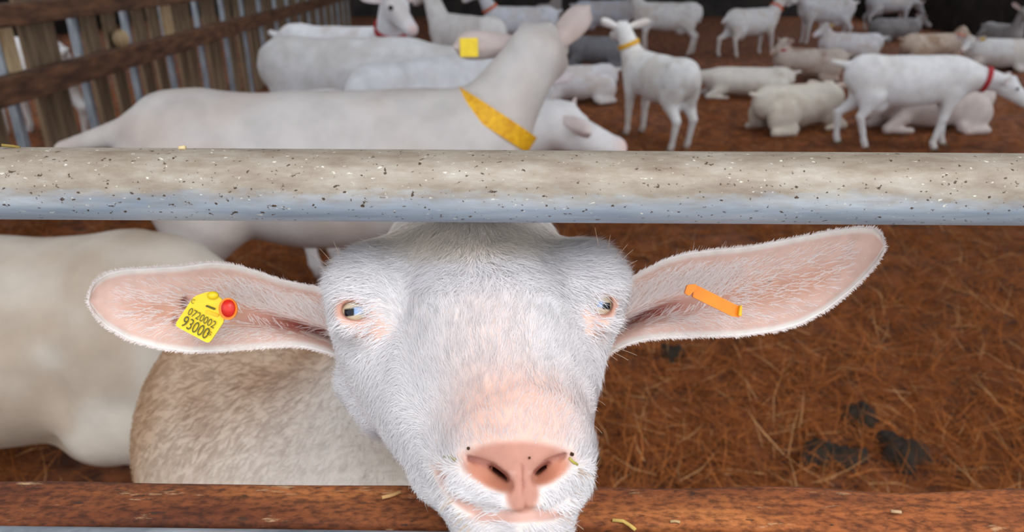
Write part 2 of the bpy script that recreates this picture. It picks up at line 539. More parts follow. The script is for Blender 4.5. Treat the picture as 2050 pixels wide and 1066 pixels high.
# dark damp dung pats trodden into the litter, right of the face
def pat(px, py, rx, ry, label):
    c = on_floor(px, py)
    c[2] += 0.022
    a = np.linspace(0, 2 * np.pi, 28, endpoint=False)
    V = [[0, 0, 0.022]]
    for k, (rr, zz) in enumerate(((0.45, 0.020), (0.8, 0.012), (1.0, -0.02))):
        w_ = 1 + 0.22 * np.sin(3 * a + px) + 0.14 * np.sin(5 * a + py) + 0.08 * RNG.normal(size=28)
        V += [[rx * rr * w_[i] * math.cos(a[i]), ry * rr * w_[i] * math.sin(a[i]), zz + 0.006 * RNG.normal()] for i in range(28)]
    V = np.array(V)
    q = [(1 + k * 28 + i, 1 + (k + 1) * 28 + i, 1 + (k + 1) * 28 + (i + 1) % 28, 1 + k * 28 + (i + 1) % 28) for k in range(2) for i in range(28)]
    t = [(0, 1 + i, 1 + (i + 1) % 28) for i in range(28)]
    o = obj('dung_pat', mesh_np('dung_pat', V, [np.array(q), np.array(t)]), M['dung'])
    o.location = c
    tag(o, label, 'dung')
M['dung'] = mat_noise('damp_dung', srgb(30, 24, 18), srgb(56, 42, 30), 60, 0.95, 0, None, 0.8, 0.01)
pat(1655, 925, 0.085, 0.05, 'dark dung pat above the timber, left of the nearest two')
pat(1805, 915, 0.06, 0.07, 'dark dung pat above the timber, right of the nearest two')
pat(1720, 845, 0.05, 0.05, 'small dark dung pat behind the two nearest ones')
pat(1345, 720, 0.05, 0.04, 'small dark dung pat just below the right ear of the near goat')

# ------------------------------------------------------------------ feed barrier the near goat looks through
K = F / 1700.0
def PC(px, py, z):                       # pixel + nominal depth -> camera-space point (metres)
    z = z * K
    return np.array([(px - CX) / F * z, (CY - py) / F * z, z])
def PW(px, py, z): return cam2w(PC(px, py, z))

barrier = empty('feed_barrier', (0, float(PW(1025, 372, 0.44)[1]), 0.0))
tag(barrier, 'feed barrier of a dusty steel pipe above a rust-brown timber', 'barrier')
BO = off(barrier)
a, b = PW(0, 367.5, 0.44), PW(2050, 380, 0.44)
dirv = (b - a) / np.linalg.norm(b - a)
a, b = a - dirv * 0.75, b + dirv * 0.75
r_pipe = 72.0 / 1700 * 0.44
pv, pf = tube_np(np.linspace(a, b, 60) - BO, r_pipe, 56)
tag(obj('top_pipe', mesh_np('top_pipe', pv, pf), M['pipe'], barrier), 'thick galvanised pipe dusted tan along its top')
PIPE_A, PIPE_B = a, b
# timber: visible dusty top face, the back edge seen at y 960..985
tb0, tb1 = PW(0, 958, 0.50), PW(2050, 983, 0.50)
tv = (tb1 - tb0) / np.linalg.norm(tb1 - tb0)
L = np.linalg.norm(tb1 - tb0) + 1.5
cen = (tb0 + tb1) / 2
wid, hgt = 0.0345, 0.11
ang = math.atan2(tv[2], tv[0])
rotm = Matrix.Rotation(-ang, 3, 'Y')
nx = 160
bm = box_np((0, 0, 0), (L, wid, hgt), None, 0.004)
import bmesh
bmesh.ops.subdivide_edges(bm, edges=[e for e in bm.edges if abs(e.verts[0].co.x - e.verts[1].co.x) > 0.5], cuts=nx, use_grid_fill=True)
for v in bm.verts:
    nn = float(vnoise(np.array([v.co.x * 1.0, v.co.y * 4, v.co.z * 4]), 14, 9)) - 0.5
    v.co.z += 0.004 * nn * (1 if v.co.z > 0 else 0); v.co.y += 0.003 * nn
bmesh.ops.transform(bm, matrix=rotm.to_4x4(), verts=bm.verts)
bmesh.ops.translate(bm, vec=Vector((cen + np.array([0, -wid / 2, -hgt / 2]) - BO).tolist()), verts=bm.verts)
tag(bm_obj('timber', bm, M['beam'], barrier, True), 'rust-brown rough timber with pale dust flakes')
TIMBER_TOP = cen
# lower galvanised pipe, its top edge just enters the frame bottom left
a2, b2 = PW(0, 1101, 0.450), PW(2050, 1126, 0.450)
d2 = (b2 - a2) / np.linalg.norm(b2 - a2)
pv, pf = tube_np(np.linspace(a2 - d2 * 0.75, b2 + d2 * 0.75, 40) - BO, 0.0118, 32)
obj('lower_pipe', mesh_np('lower_pipe', pv, pf), M['zinc'], barrier)
for sx in (-1.05, 1.05):
    pv, pf = tube_np(np.array([[sx, 0.045 + BO[1], 0.0], [sx, 0.045 + BO[1], 0.7], [sx, 0.045 + BO[1], 1.42]]) - BO, 0.026, 24)
    obj('post', mesh_np('post', pv, pf), M['zinc'], barrier)

# straw scraps lying on pipe and timber
def scrap(pts, r, c, label, name='straw_scrap'):
    pts = np.array(pts); b0 = pts[0].copy()
    V, f = tube_np(pts - b0, r, 6)
    o = obj(name, mesh_np(name, V, f, np.tile(c, (len(V), 1))), M['straw'])
    o.location = b0
    tag(o, label, 'straw')
def pipe_top(px, dz=0.0):
    t = (px - 0) / 2050.0
    p = PW(0, 367.5, 0.44) * (1 - t) + PW(2050, 380, 0.44) * t
    return p + np.array([0, 0, r_pipe + dz])
p = pipe_top(45)
scrap([p + [-0.004, -0.002, 0.002], p + [0.0, 0, 0.001], p + [0.003, 0.001, 0.0]], 0.0008, srgb(150, 128, 74), 'short yellow straw scrap on the pipe at far left')
p = pipe_top(378)
scrap([p + [-0.0016, 0, 0.0005], p + [0.0016, 0.0, 0.0008]], 0.0012, srgb(225, 205, 160), 'tiny pale chaff crumb on the pipe above the yellow ear tag')
def timber_pt(px, py):
    z = TIMBER_TOP[2] + (tv[2] / tv[0]) * 0.0
    q = on_z(px, py, z + 0.002)
    return np.array([q[0], q[1], TIMBER_TOP[2] + (q[0] - TIMBER_TOP[0]) * tv[2] / tv[0] + 0.0022])
scrap([timber_pt(765, 1000), timber_pt(782, 996), timber_pt(802, 988)], 0.0011, srgb(214, 170, 116), 'pale straw scrap on the timber left of the chin')
scrap([timber_pt(1226, 1041), timber_pt(1248, 1043), timber_pt(1262, 1052), timber_pt(1272, 1060)], 0.0011, srgb(224, 190, 110), 'curved yellow straw scrap on the timber right of the chin')
scrap([timber_pt(1342, 1043), timber_pt(1352, 1042), timber_pt(1362, 1044)], 0.0008, srgb(206, 172, 128), 'pale chaff flake on the timber beside the curved straw')
scrap([timber_pt(1785, 1018), timber_pt(1796, 1019), timber_pt(1806, 1020)], 0.0010, srgb(204, 172, 134), 'pale round chaff flake on the right end of the timber')

# ------------------------------------------------------------------ side fence at the left
fa, fb = on_z(0, 185, 0.80), on_z(640, 5, 0.80)
fd = fb - fa; flen = np.linalg.norm(fd); fd /= flen
fa0 = fa - fd * 2.2
LEN = flen + 2.2 + 4.5
fence = empty('side_fence', (fa0[0], fa0[1], 0.0))
tag(fence, 'long brown timber and steel side fence at the left of the pen', 'fence')
FO = off(fence)
yaw = math.atan2(fd[1], fd[0])
Rz = Matrix.Rotation(yaw, 3, 'Z')
nrm = np.array([-fd[1], fd[0], 0])         # away from the pen (to the left)
for (zz, th, hh) in ((0.80, 0.10, 0.14), (1.16, 0.10, 0.11)):
    c = fa0 + fd * LEN / 2; c = np.array([c[0], c[1], zz]) - FO
    bm = box_np((0, 0, 0), (LEN, th, hh), None, 0.012)
    bmesh.ops.transform(bm, matrix=Rz.to_4x4(), verts=bm.verts)
    bmesh.ops.translate(bm, vec=Vector(c.tolist()), verts=bm.verts)
    bm_obj('rail', bm, M['railwood'], fence)
nb = int(LEN / 0.26)
post_me = None; board_mes = []
for i in range(nb):
    s = 0.1 + i * 0.26 + 0.03 * math.sin(i * 2.7)
    c = fa0 + fd * s
    zg = float(zfloor(c[1]))
    if i % 3 == 0:
        if post_me is None:
            bm = box_np((0, 0, 0.75), (0.05, 0.045, 1.5), Rz, 0.006)
            post_me = bpy.data.meshes.new('post'); bm.to_mesh(post_me); bm.free()
        o = obj('post', post_me, M['zinc'], fence)
        o.location = Vector((np.array([c[0], c[1], zg - 0.02]) + nrm * 0.075 - FO).tolist())
    else:
        if len(board_mes) < 3:
            bm = box_np((0, 0, 0.62), (0.215 - 0.02 * len(board_mes), 0.022, 1.24 - 0.03 * len(board_mes)), Rz, 0.003)
            me = bpy.data.meshes.new('board'); bm.to_mesh(me); bm.free(); board_mes.append(me)
        o = obj('board', board_mes[i % len(board_mes)], M['board'], fence)
        o.location = Vector((np.array([c[0], c[1], zg - 0.02]) + nrm * (0.072 + 0.01 * (i % 2)) - FO).tolist())
q = on_z(268, 76, 0.93); c = fa0 + fd * ((q - fa0) @ fd)
V_, Q_ = ico((0, 0, 0), 0.055, 10)  # plain ball standing in for an unclear, muzzle-like shape
V_ = V_ * np.array([1.0, 1.0, 1.15]) + np.array([c[0], c[1], 0.925]) - FO
tag(obj('ball', mesh_np('ball', V_, [Q_]), M['plate'], fence), 'pale round peg on the rail, in place of a goat muzzle')
# pale timber uprights showing between the rails
for k, (px, py) in enumerate(((118, 100), (366, 40))):
    q = on_z(px, py, 0.98)
    s = (q - fa0) @ fd
    c = fa0 + fd * s
    bm = box_np((0, 0, 0.98), (0.10 if k == 0 else 0.16, 0.03, 0.3), Rz, 0.004)
    bmesh.ops.translate(bm, vec=Vector((np.array([c[0], c[1], 0]) + nrm * 0.045 - FO).tolist()), verts=bm.verts)
    tag(bm_obj('cleat', bm, M['plate'], fence), 'pale timber cleat')

# ------------------------------------------------------------------ the near goat: head sculpted in camera space (metres), torso in world space
def R_(px, z): return px / 1700.0 * z          # radius in pixels at a nominal depth -> metres
def hc(pa, ra, pb, rb, k=0.012, op='+'):
    return cone(PC(*pa), PC(*pb), R_(ra, pa[2]), R_(rb, pb[2]), k, op)
def he(p, r, k=0.012, op='+', rot=0.0, yaw_=0.0):
    c, s = math.cos(math.radians(rot)), math.sin(math.radians(rot))
    c2, s2 = math.cos(math.radians(yaw_)), math.sin(math.radians(yaw_))
    R = np.array([[c, s, 0], [-s, c, 0], [0, 0, 1.0]]) @ np.array([[c2, 0, s2], [0, 1, 0], [-s2, 0, c2]])
    rr = np.array([R_(r[0], p[2]), R_(r[1], p[2]), R_(r[2], p[2])])
    return ell(PC(*p), rr, k, op, R)

HP = [
    he((948, 520, 0.565), (165, 150, 190), 0.02),                       # cranium
    hc((952, 575, 0.515), 138, (985, 700, 0.470), 140, 0.03),           # forehead to bridge
    hc((985, 690, 0.470), 150, (1040, 860, 0.405), 118, 0.03),          # nasal bridge
    he((752, 592, 0.500), (84, 88, 90), 0.022),                         # orbits
    he((1163, 584, 0.500), (76, 86, 88), 0.022),
    hc((775, 585, 0.520), 66, (1150, 578, 0.520), 62, 0.03),            # brow
    hc((775, 690, 0.520), 88, (925, 905, 0.425), 78, 0.025),            # left cheek
    hc((1125, 680, 0.520), 82, (1105, 890, 0.425), 62, 0.025),          # right cheek
    hc((752, 745, 0.540), 62, (900, 930, 0.450), 60, 0.02),             # left jaw
    hc((735, 775, 0.535), 46, (770, 840, 0.515), 34, 0.014),            # jaw corner tuft
    hc((1122, 775, 0.540), 62, (1100, 930, 0.450), 58, 0.02),           # right jaw
    he((1036, 935, 0.405), (122, 100, 96), 0.022),                      # muzzle block
    he((968, 985, 0.394), (74, 52, 66), 0.014),                         # upper lip left
    he((1098, 975, 0.394), (60, 54, 62), 0.014),                        # upper lip right
    he((1035, 905, 0.392), (98, 38, 64), 0.014),                        # nose pad
    hc((1042, 925, 0.380), 42, (1046, 1000, 0.376), 46, 0.014),         # philtrum block
    he((1030, 1048, 0.392), (92, 40, 72), 0.012),                       # lower lip
    he((1030, 1085, 0.402), (88, 42, 74), 0.014),                       # chin
    hc((890, 960, 0.440), 42, (985, 1062, 0.400), 44, 0.014),           # left lower jaw
    hc((1112, 960, 0.440), 40, (1075, 1062, 0.400), 42, 0.014),
    he((716, 652, 0.470), (38, 16, 26), 0.010, '+', -20),               # bag below left eye
    he((1208, 648, 0.470), (26, 14, 24), 0.010, '+', 20),
]
def hz(px, py):                          # nominal depth of the skin surface seen at a pixel
    d = np.array([(px - CX) / F, (CY - py) / F, 1.0])
    z = 0.30 * K; n_ = np.linalg.norm(d)
    for _ in range(60):
        dd = float(sdf((d * z)[None], HP)[0])
        z += 0.8 * dd / n_
        if dd < 2e-5: break
    return z / K
def eye_at(px, py, r):
    z = hz(px, py); p = PC(px, py, z)
    g_ = grad(p[None], HP, 0.002)[0]
    g_ = g_ + np.array([0, 0, -0.5]); g_ /= np.linalg.norm(g_)
    return p - g_ * (r - 0.0004)
EYES = []
for (ex, ey, r, bx, by, rx, ry, rot) in ((712, 622, 0.0122, 709, 623, 27, 17, -16), (1205, 609, 0.0115, 1208, 611, 20.5, 19, 14)):
    c_ = eye_at(ex, ey, r)
    EYES.append((c_, r, bx, by, rx, ry, rot))
for (c_, r, bx, by, rx, ry, rot) in EYES:
    HP.append(ell(c_, (r + 0.0016,) * 3, 0.006))
for (c_, r, bx, by, rx, ry, rot) in EYES:
    zz = c_[2] / K - 0.012
    HP.append(he((bx, by, zz), (rx, ry, 46), 0.0015, '-', rot))
# nostrils: a shallow wing below the pad rim, and the deep comma at its inner end; philtrum; mouth line
def cv(pa, ra, pb, rb, k=0.003, sink=0.0):
    za, zb_ = hz(*pa) + sink, hz(*pb) + sink
    return hc((*pa, za), ra, (*pb, zb_), rb, k, '-')
carve = [
    he((980, 954, hz(980, 954) - 0.001), (52, 20, 34), 0.004, '-', -27),
    he((1100, 944, hz(1100, 944) - 0.001), (37, 18, 34), 0.004, '-', 30),
    cv((942, 918), 7, (988, 939), 12, 0.0016, 0.003), cv((988, 939), 12, (1014, 960), 8, 0.0016, 0.004),
    cv((1128, 911), 6, (1096, 931), 10, 0.0016, 0.003), cv((1096, 931), 10, (1072, 951), 7, 0.0016, 0.004),
    he((999, 947, hz(999, 947) + 0.012), (23, 5.2, 90), 0.0018, '-', -36),
    he((1083, 941, hz(1083, 941) + 0.012), (17, 4.6, 90), 0.0018, '-', 36),
    cv((1044, 930), 2.2, (1048, 975), 2.6, 0.0018), cv((1048, 975), 2.6, (1051, 1016), 3.2, 0.0018),
    cv((872, 946), 5, (886, 975), 5, 0.004), cv((886, 975), 5, (912, 1000), 5, 0.004), cv((912, 1000), 5, (950, 1020), 5, 0.004), cv((950, 1020), 5, (1000, 1031), 5, 0.004),
    cv((1000, 1031), 5, (1060, 1031), 5, 0.004), cv((1060, 1031), 5, (1105, 1018), 5, 0.004), cv((1105, 1018), 5, (1134, 1000), 5, 0.004),
]
HP += carve
hv, hq = sdf_mesh(HP, 0.00135, 2)
hq = orient(hv, hq)
hn = grad(hv, HP, 0.0006)

def topx(v):
    return CX + F * v[:, 0] / v[:, 2], CY - F * v[:, 1] / v[:, 2]

def blob(px, py, cx, cy, rx, ry, rot=0, soft=0.4):
    c, s = math.cos(math.radians(rot)), math.sin(math.radians(rot))
    dx, dy = px - cx, py - cy
    u, v = (dx * c - dy * s) / rx, (dx * s + dy * c) / ry
    d = np.sqrt(u * u + v * v)
    return 1 - smooth(1 - soft, 1 + soft, d)

def head_masks(v):
    px, py = topx(v)
    front = v[:, 2] < 0.52 * K
    pink = np.zeros(len(v)); pad = np.zeros(len(v)); rim = np.zeros(len(v))
    mx = np.maximum
    pad = mx(pad, blob(px, py, 1035, 918, 112, 33, 0, 0.25))
    pad = mx(pad, blob(px, py, 985, 950, 66, 27, -27, 0.3))
    pad = mx(pad, blob(px, py, 1098, 942, 50, 26, 30, 0.3))
    pad = mx(pad, blob(px, py, 1046, 985, 34, 52, 0, 0.25))
    lip = mx(blob(px, py, 1040, 1034, 100, 14, 3, 0.35), blob(px, py, 945, 1018, 45, 12, -28, 0.4))
    lip = mx(lip, 0.8 * blob(px, py, 888, 960, 12, 40, 28, 0.5))
    pad = mx(pad, 0.8 * lip)
    pink = mx(pink, 0.8 * blob(px, py, 1032, 830, 125, 100, 0, 0.5))
    pink = mx(pink, 0.9 * blob(px, py, 738, 652, 48, 36, -20, 0.45))
    pink = mx(pink, 0.9 * blob(px, py, 708, 622, 46, 36, -10, 0.35))
    pink = mx(pink, 0.9 * blob(px, py, 1190, 645, 32, 44, 20, 0.45))
    pink = mx(pink, 0.9 * blob(px, py, 1208, 610, 36, 34, 0, 0.35))
    pink = mx(pink, 0.35 * blob(px, py, 985, 720, 70, 120, -10, 0.6))
    eye = mx(blob(px, py, 709, 623, 33, 23, -16, 0.22), blob(px, py, 1208, 611, 26, 25, 14, 0.22))
    f = front.astype(float)
    return pink * f, pad * f, eye * f, px, py

pink, pad, eyeo, px, py = head_masks(hv)
skin = np.tile(srgb(238, 226, 222), (len(hv), 1))
def lay(c, m, col):
    return c * (1 - m[:, None]) + np.asarray(col) * m[:, None]
skin = lay(skin, pink, srgb(226, 178, 160))
skin = lay(skin, pad, srgb(192, 138, 122))
skin = lay(skin, eyeo * 0.8, srgb(176, 122, 104))
def segm(a, b, r):
    a = np.array(a, float); b = np.array(b, float); p_ = np.stack([px, py], -1)
    t = np.clip(((p_ - a) @ (b - a)) / ((b - a) @ (b - a)), 0, 1)
    return 1 - smooth(r * 0.4, r, np.linalg.norm(p_ - a - t[:, None] * (b - a), axis=1))
wing = np.maximum(blob(px, py, 980, 956, 52, 20, -27, 0.4), blob(px, py, 1101, 946, 38, 18, 30, 0.4))
skin = lay(skin, 0.7 * wing, srgb(186, 118, 88))
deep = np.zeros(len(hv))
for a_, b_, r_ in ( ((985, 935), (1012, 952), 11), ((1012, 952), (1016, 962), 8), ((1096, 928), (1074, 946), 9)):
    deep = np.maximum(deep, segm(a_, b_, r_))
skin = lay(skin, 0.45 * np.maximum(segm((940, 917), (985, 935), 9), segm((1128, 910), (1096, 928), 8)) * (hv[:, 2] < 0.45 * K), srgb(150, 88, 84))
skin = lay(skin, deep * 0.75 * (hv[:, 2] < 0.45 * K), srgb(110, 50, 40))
skin = lay(skin, 0.6 * np.maximum(segm((1044, 930), (1048, 975), 4), segm((1048, 975), (1051, 1016), 4)) * (hv[:, 2] < 0.45 * K), srgb(150, 84, 74))
skin *= (0.94 + 0.10 * vnoise(hv, 260, 3))[:, None]

# ---- ears: cupped shells between a traced upper and lower edge, with their own depth and thickness
def ear(top, bot, slit, side, zb, zt, nu=110, nv=44):
    top = np.array(top, float); bot = np.array(bot, float)
    x0, x1 = top[0, 0], top[-1, 0]                     # base x, tip x
    u = np.sin(np.linspace(0, 1, nu) * np.pi / 2)      # dense towards the tip
    xs_ = x0 + (x1 - x0) * u
    sgn = 1 if x1 > x0 else -1
    ty = np.interp(sgn * xs_, sgn * top[:, 0], top[:, 1]); by = np.interp(sgn * xs_, sgn * bot[:, 0], bot[:, 1])
    def sm(a):
        for _ in range(3): a = np.concatenate([a[:1], (a[:-2] + 2 * a[1:-1] + a[2:]) / 4, a[-1:]])
        return a
    ty, by = sm(ty), sm(by)
    v = np.linspace(0, 1, nv)
    Fr = np.zeros((nu, nv, 3)); info = np.zeros((nu, nv, 4))
    sl = np.array(slit, float)
    for i in range(nu):
        yy = ty[i] + (by[i] - ty[i]) * v
        hgt_ = by[i] - ty[i]
        z = zb + (zt - zb) * u[i]
        cup = 0.011 * (1 - (2 * v - 1) ** 2) * min(1, hgt_ / 120.0) * (1 - 0.45 * u[i])
        # fold: a deep trench that opens into the ear canal near the base
        sy = np.interp(sgn * xs_[i], sgn * sl[:, 0], sl[:, 1]); sw = np.interp(sgn * xs_[i], sgn * sl[:, 0], sl[:, 2]); sd_ = np.interp(sgn * xs_[i], sgn * sl[:, 0], sl[:, 3])
        tr = np.exp(-((yy - sy) / np.maximum(sw, 1)) ** 2)
        low = smooth(0, 1, (yy - sy) / 30.0)            # lower lobe stands forward of the blade
        zz = z + cup + sd_ * tr - 0.35 * sd_ * low
        lip_ = 0.0016 * (np.exp(-(v / 0.07) ** 2) + np.exp(-((1 - v) / 0.07) ** 2))
        zz = zz - lip_
        for j in range(nv):
            Fr[i, j] = PC(xs_[i], yy[j], zz[j])
        info[i, :, 0] = tr * (sd_ / 0.02); info[i, :, 1] = u[i]; info[i, :, 2] = v; info[i, :, 3] = np.minimum(v, 1 - v) * hgt_
    Bk = Fr.copy()
    th = 0.0045 * np.sqrt(np.clip(info[:, :, 3] / 40.0, 0.02, 1)) 
    Bk[:, :, 2] += th
    V = np.concatenate([Fr.reshape(-1, 3), Bk.reshape(-1, 3)])
    q = []
    n = nu * nv
    I, J = np.meshgrid(np.arange(nu - 1), np.arange(nv - 1), indexing='ij')
    qa = np.stack([I * nv + J, I * nv + J + 1, (I + 1) * nv + J + 1, (I + 1) * nv + J], -1).reshape(-1, 4)
    qb = qa[:, ::-1] + n
    i_ = np.arange(nu - 1)
    e1 = np.stack([i_ * nv, (i_ + 1) * nv, (i_ + 1) * nv + n, i_ * nv + n], -1)
    e2 = np.stack([i_ * nv + nv - 1, i_ * nv + nv - 1 + n, (i_ + 1) * nv + nv - 1 + n, (i_ + 1) * nv + nv - 1], -1)
    Q = np.concatenate([qa, qb, e1, e2])
    Q = orient(V, Q)
    inf = np.concatenate([info.reshape(-1, 4), info.reshape(-1, 4)])
    return V, Q, qa, inf, n

topL = [(712, 590), (668, 580), (620, 573), (560, 560), (520, 545), (470, 530), (420, 526), (360, 534), (300, 537), (250, 540), (215, 548), (194, 562), (182, 580), (177, 603)]
botL = [(712, 735), (690, 722), (660, 708), (620, 697), (580, 693), (520, 698), (440, 704), (380, 706), (320, 698), (260, 681), (215, 655), (192, 632), (181, 615), (177, 603)]
slitL = [(712, 700, 9, 0.030), (655, 672, 10, 0.030), (600, 656, 11, 0.022), (540, 642, 16, 0.010), (460, 630, 30, 0.0), (177, 600, 30, 0.0)]
topR = [(1190, 590), (1238, 572), (1280, 545), (1330, 520), (1380, 506), (1440, 500), (1500, 494), (1580, 479), (1660, 463), (1715, 456), (1748, 457), (1763, 470), (1769, 484), (1771, 498)]
botR = [(1190, 730), (1215, 712), (1250, 692), (1290, 681), (1340, 677), (1400, 675), (1480, 673), (1550, 664), (1600, 650), (1650, 624), (1700, 584), (1735, 550), (1758, 522), (1771, 498)]
slitR = [(1190, 680, 8, 0.030), (1230, 660, 9, 0.030), (1290, 632, 12, 0.024), (1340, 618, 16, 0.014), (1400, 612, 24, 0.004), (1460, 610, 30, 0.0), (1771, 500, 30, 0.0)]
EARS = []
parts_V, parts_Q, parts_C = [hv], [hq], [skin]
base_n = len(hv)
for (t_, b_, s_, sd1, z0, z1) in ((topL, botL, slitL, -1, 0.545, 0.500), (topR, botR, slitR, 1, 0.540, 0.490)):
    V, Q, qa, inf, nfr = ear(t_, b_, s_, sd1, z0, z1)
    c = np.tile(srgb(226, 192, 180), (len(V), 1))
    ppx, ppy = topx(V)
    cen_m = np.exp(-((inf[:, 2] - 0.55) / 0.2) ** 2) * smooth(0.25, 0.5, inf[:, 1]) * (1 - smooth(0.75, 0.95, inf[:, 1]))
    c = lay(c, 0.75 * cen_m, srgb(206, 146, 118))
    c = lay(c, np.clip(inf[:, 0], 0, 1) * 0.85, srgb(190, 98, 82))
    c = lay(c, 0.6 * (1 - smooth(0.0, 0.25, inf[:, 1])) * (1 - smooth(0.1, 0.5, inf[:, 2])), srgb(218, 160, 138))
    rimm = 1 - smooth(6, 15, inf[:, 3]); c = lay(c, rimm, srgb(244, 236, 232))
    c[nfr:] = srgb(236, 222, 214)
    if sd1 < 0:
        c = lay(c, 0.9 * blob(ppx, ppy, 369, 606, 9, 13, 0, 0.4), srgb(110, 44, 32))
        c = lay(c, 0.7 * blob(ppx, ppy, 350, 642, 6, 12, 0, 0.4), srgb(120, 60, 40))
    else:
        c = lay(c, 0.7 * blob(ppx, ppy, 1372, 575, 18, 9, -40, 0.5), srgb(150, 80, 66))
        c = lay(c, 0.8 * blob(ppx, ppy, 1541, 562, 4, 4, 0, 0.4), srgb(120, 80, 62))
    c *= (0.95 + 0.08 * vnoise(V, 300, 4))[:, None]
    # front normals for hairs
    Vf = V[:nfr]
    EARS.append((Vf, qa, inf[:nfr], c[:nfr], sd1))
    parts_V.append(V); parts_Q.append(Q + base_n); parts_C.append(c); base_n += len(V)

# ---- torso, neck and legs in world space
def wcone(a, b, ra, rb, k=0.05): return cone(a, b, ra, rb, k)
chest, belly, rump = PW(810, 905, 0.90), PW(588, 862, 1.12), PW(520, 800, 1.34)
neck_hi = PW(955, 600, 0.60)
zg = float(zfloor(1.0))
TP = [
    wcone(chest, belly, 0.115, 0.178), wcone(belly, rump, 0.178, 0.158),
    wcone(neck_hi, chest + np.array([0.01, 0, 0.03]), 0.058, 0.10, 0.05),
]
side = np.cross((rump - chest) / np.linalg.norm(rump - chest), [0, 0, 1.0])
for s in (-1, 1):
    h0 = chest + side * 0.075 * s + np.array([0, 0.02, -0.05])
    TP += [cone(h0, [h0[0], h0[1], zg + 0.30], 0.055, 0.03, 0.03), cone([h0[0], h0[1], zg + 0.30], [h0[0], h0[1], zg + 0.03], 0.03, 0.024, 0.02)]
    r0 = rump + side * 0.09 * s + np.array([0, 0.0, -0.06])
    st = r0 + np.array([0.03, -0.06, -0.14])
    hk = np.array([r0[0] - 0.01, r0[1] + 0.05, zg + 0.27])
    TP += [cone(r0, st, 0.095, 0.07, 0.04), cone(st, hk, 0.065, 0.03, 0.03), cone(hk, [hk[0], hk[1] - 0.01, zg + 0.03], 0.03, 0.024, 0.02)]
tp_v, tp_q = sdf_mesh(TP, 0.009, 2)
tp_q = orient(tp_v, tp_q)
tn = grad(tp_v, TP, 0.004)
def dirt(v, base, stain, amt, sc=5, seed=3):
    m = smooth(0.42, 0.75, 0.6 * vnoise(v, sc, seed) + 0.4 * vnoise(v, sc * 3.1, seed + 1)) * amt
    return base * (1 - m[:, None]) + np.asarray(stain) * m[:, None]
tcol = np.tile(srgb(190, 156, 126), (len(tp_v), 1))
tcol = dirt(tp_v, tcol, srgb(160, 118, 84), 0.8, 7)
tcol = dirt(tp_v, tcol, srgb(208, 186, 166), 0.7, 6, 21)
fr_m = 1 - smooth(0.52, 0.70, tp_v[:, 1])                   # neck and breast are clean white
tcol *= 0.88
tcol = lay(tcol, fr_m, srgb(238, 230, 224))
wc = tp_v
parts_V.append(w2cam(tp_v)); parts_Q.append(tp_q + base_n); parts_C.append(tcol)

near = empty('goat', (float(chest[0]), float(chest[1]), zg))
tag(near, 'white goat with its face through the barrier, ears out, yellow and orange ear tags', 'goat', 'goats in the barn')
NO = off(near)
obj('body', mesh_np('body', cam2w(np.concatenate(parts_V)) - NO, [np.concatenate(parts_Q)], np.concatenate(parts_C)), M['skin'], near)

# ---- eyes
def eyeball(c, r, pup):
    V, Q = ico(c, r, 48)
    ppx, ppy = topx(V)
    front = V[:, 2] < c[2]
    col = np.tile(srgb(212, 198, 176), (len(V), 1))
    x0, x1, y0, y1, bx0, bx1, by0, by1, sk = pup
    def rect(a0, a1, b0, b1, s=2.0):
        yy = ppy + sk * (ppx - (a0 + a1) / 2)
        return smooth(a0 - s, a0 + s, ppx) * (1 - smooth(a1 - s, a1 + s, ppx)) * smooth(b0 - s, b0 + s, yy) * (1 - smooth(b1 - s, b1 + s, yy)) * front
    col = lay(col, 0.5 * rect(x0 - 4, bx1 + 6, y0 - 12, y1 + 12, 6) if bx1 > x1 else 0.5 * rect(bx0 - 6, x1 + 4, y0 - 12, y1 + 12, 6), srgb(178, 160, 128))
    col = lay(col, rect(bx0, bx1, by0, by1, 2.5), srgb(142, 172, 216))  # sky reflection painted on as a blue patch beside the pupil
    col = lay(col, rect(x0, x1, y0, y1, 1.5), srgb(8, 12, 24))
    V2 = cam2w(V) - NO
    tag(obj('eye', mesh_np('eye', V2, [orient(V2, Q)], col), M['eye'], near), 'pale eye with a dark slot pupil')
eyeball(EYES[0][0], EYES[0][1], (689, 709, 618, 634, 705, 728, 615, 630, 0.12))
eyeball(EYES[1][0], EYES[1][1], (1206, 1222, 606, 620, 1194, 1211, 603, 616, -0.1))

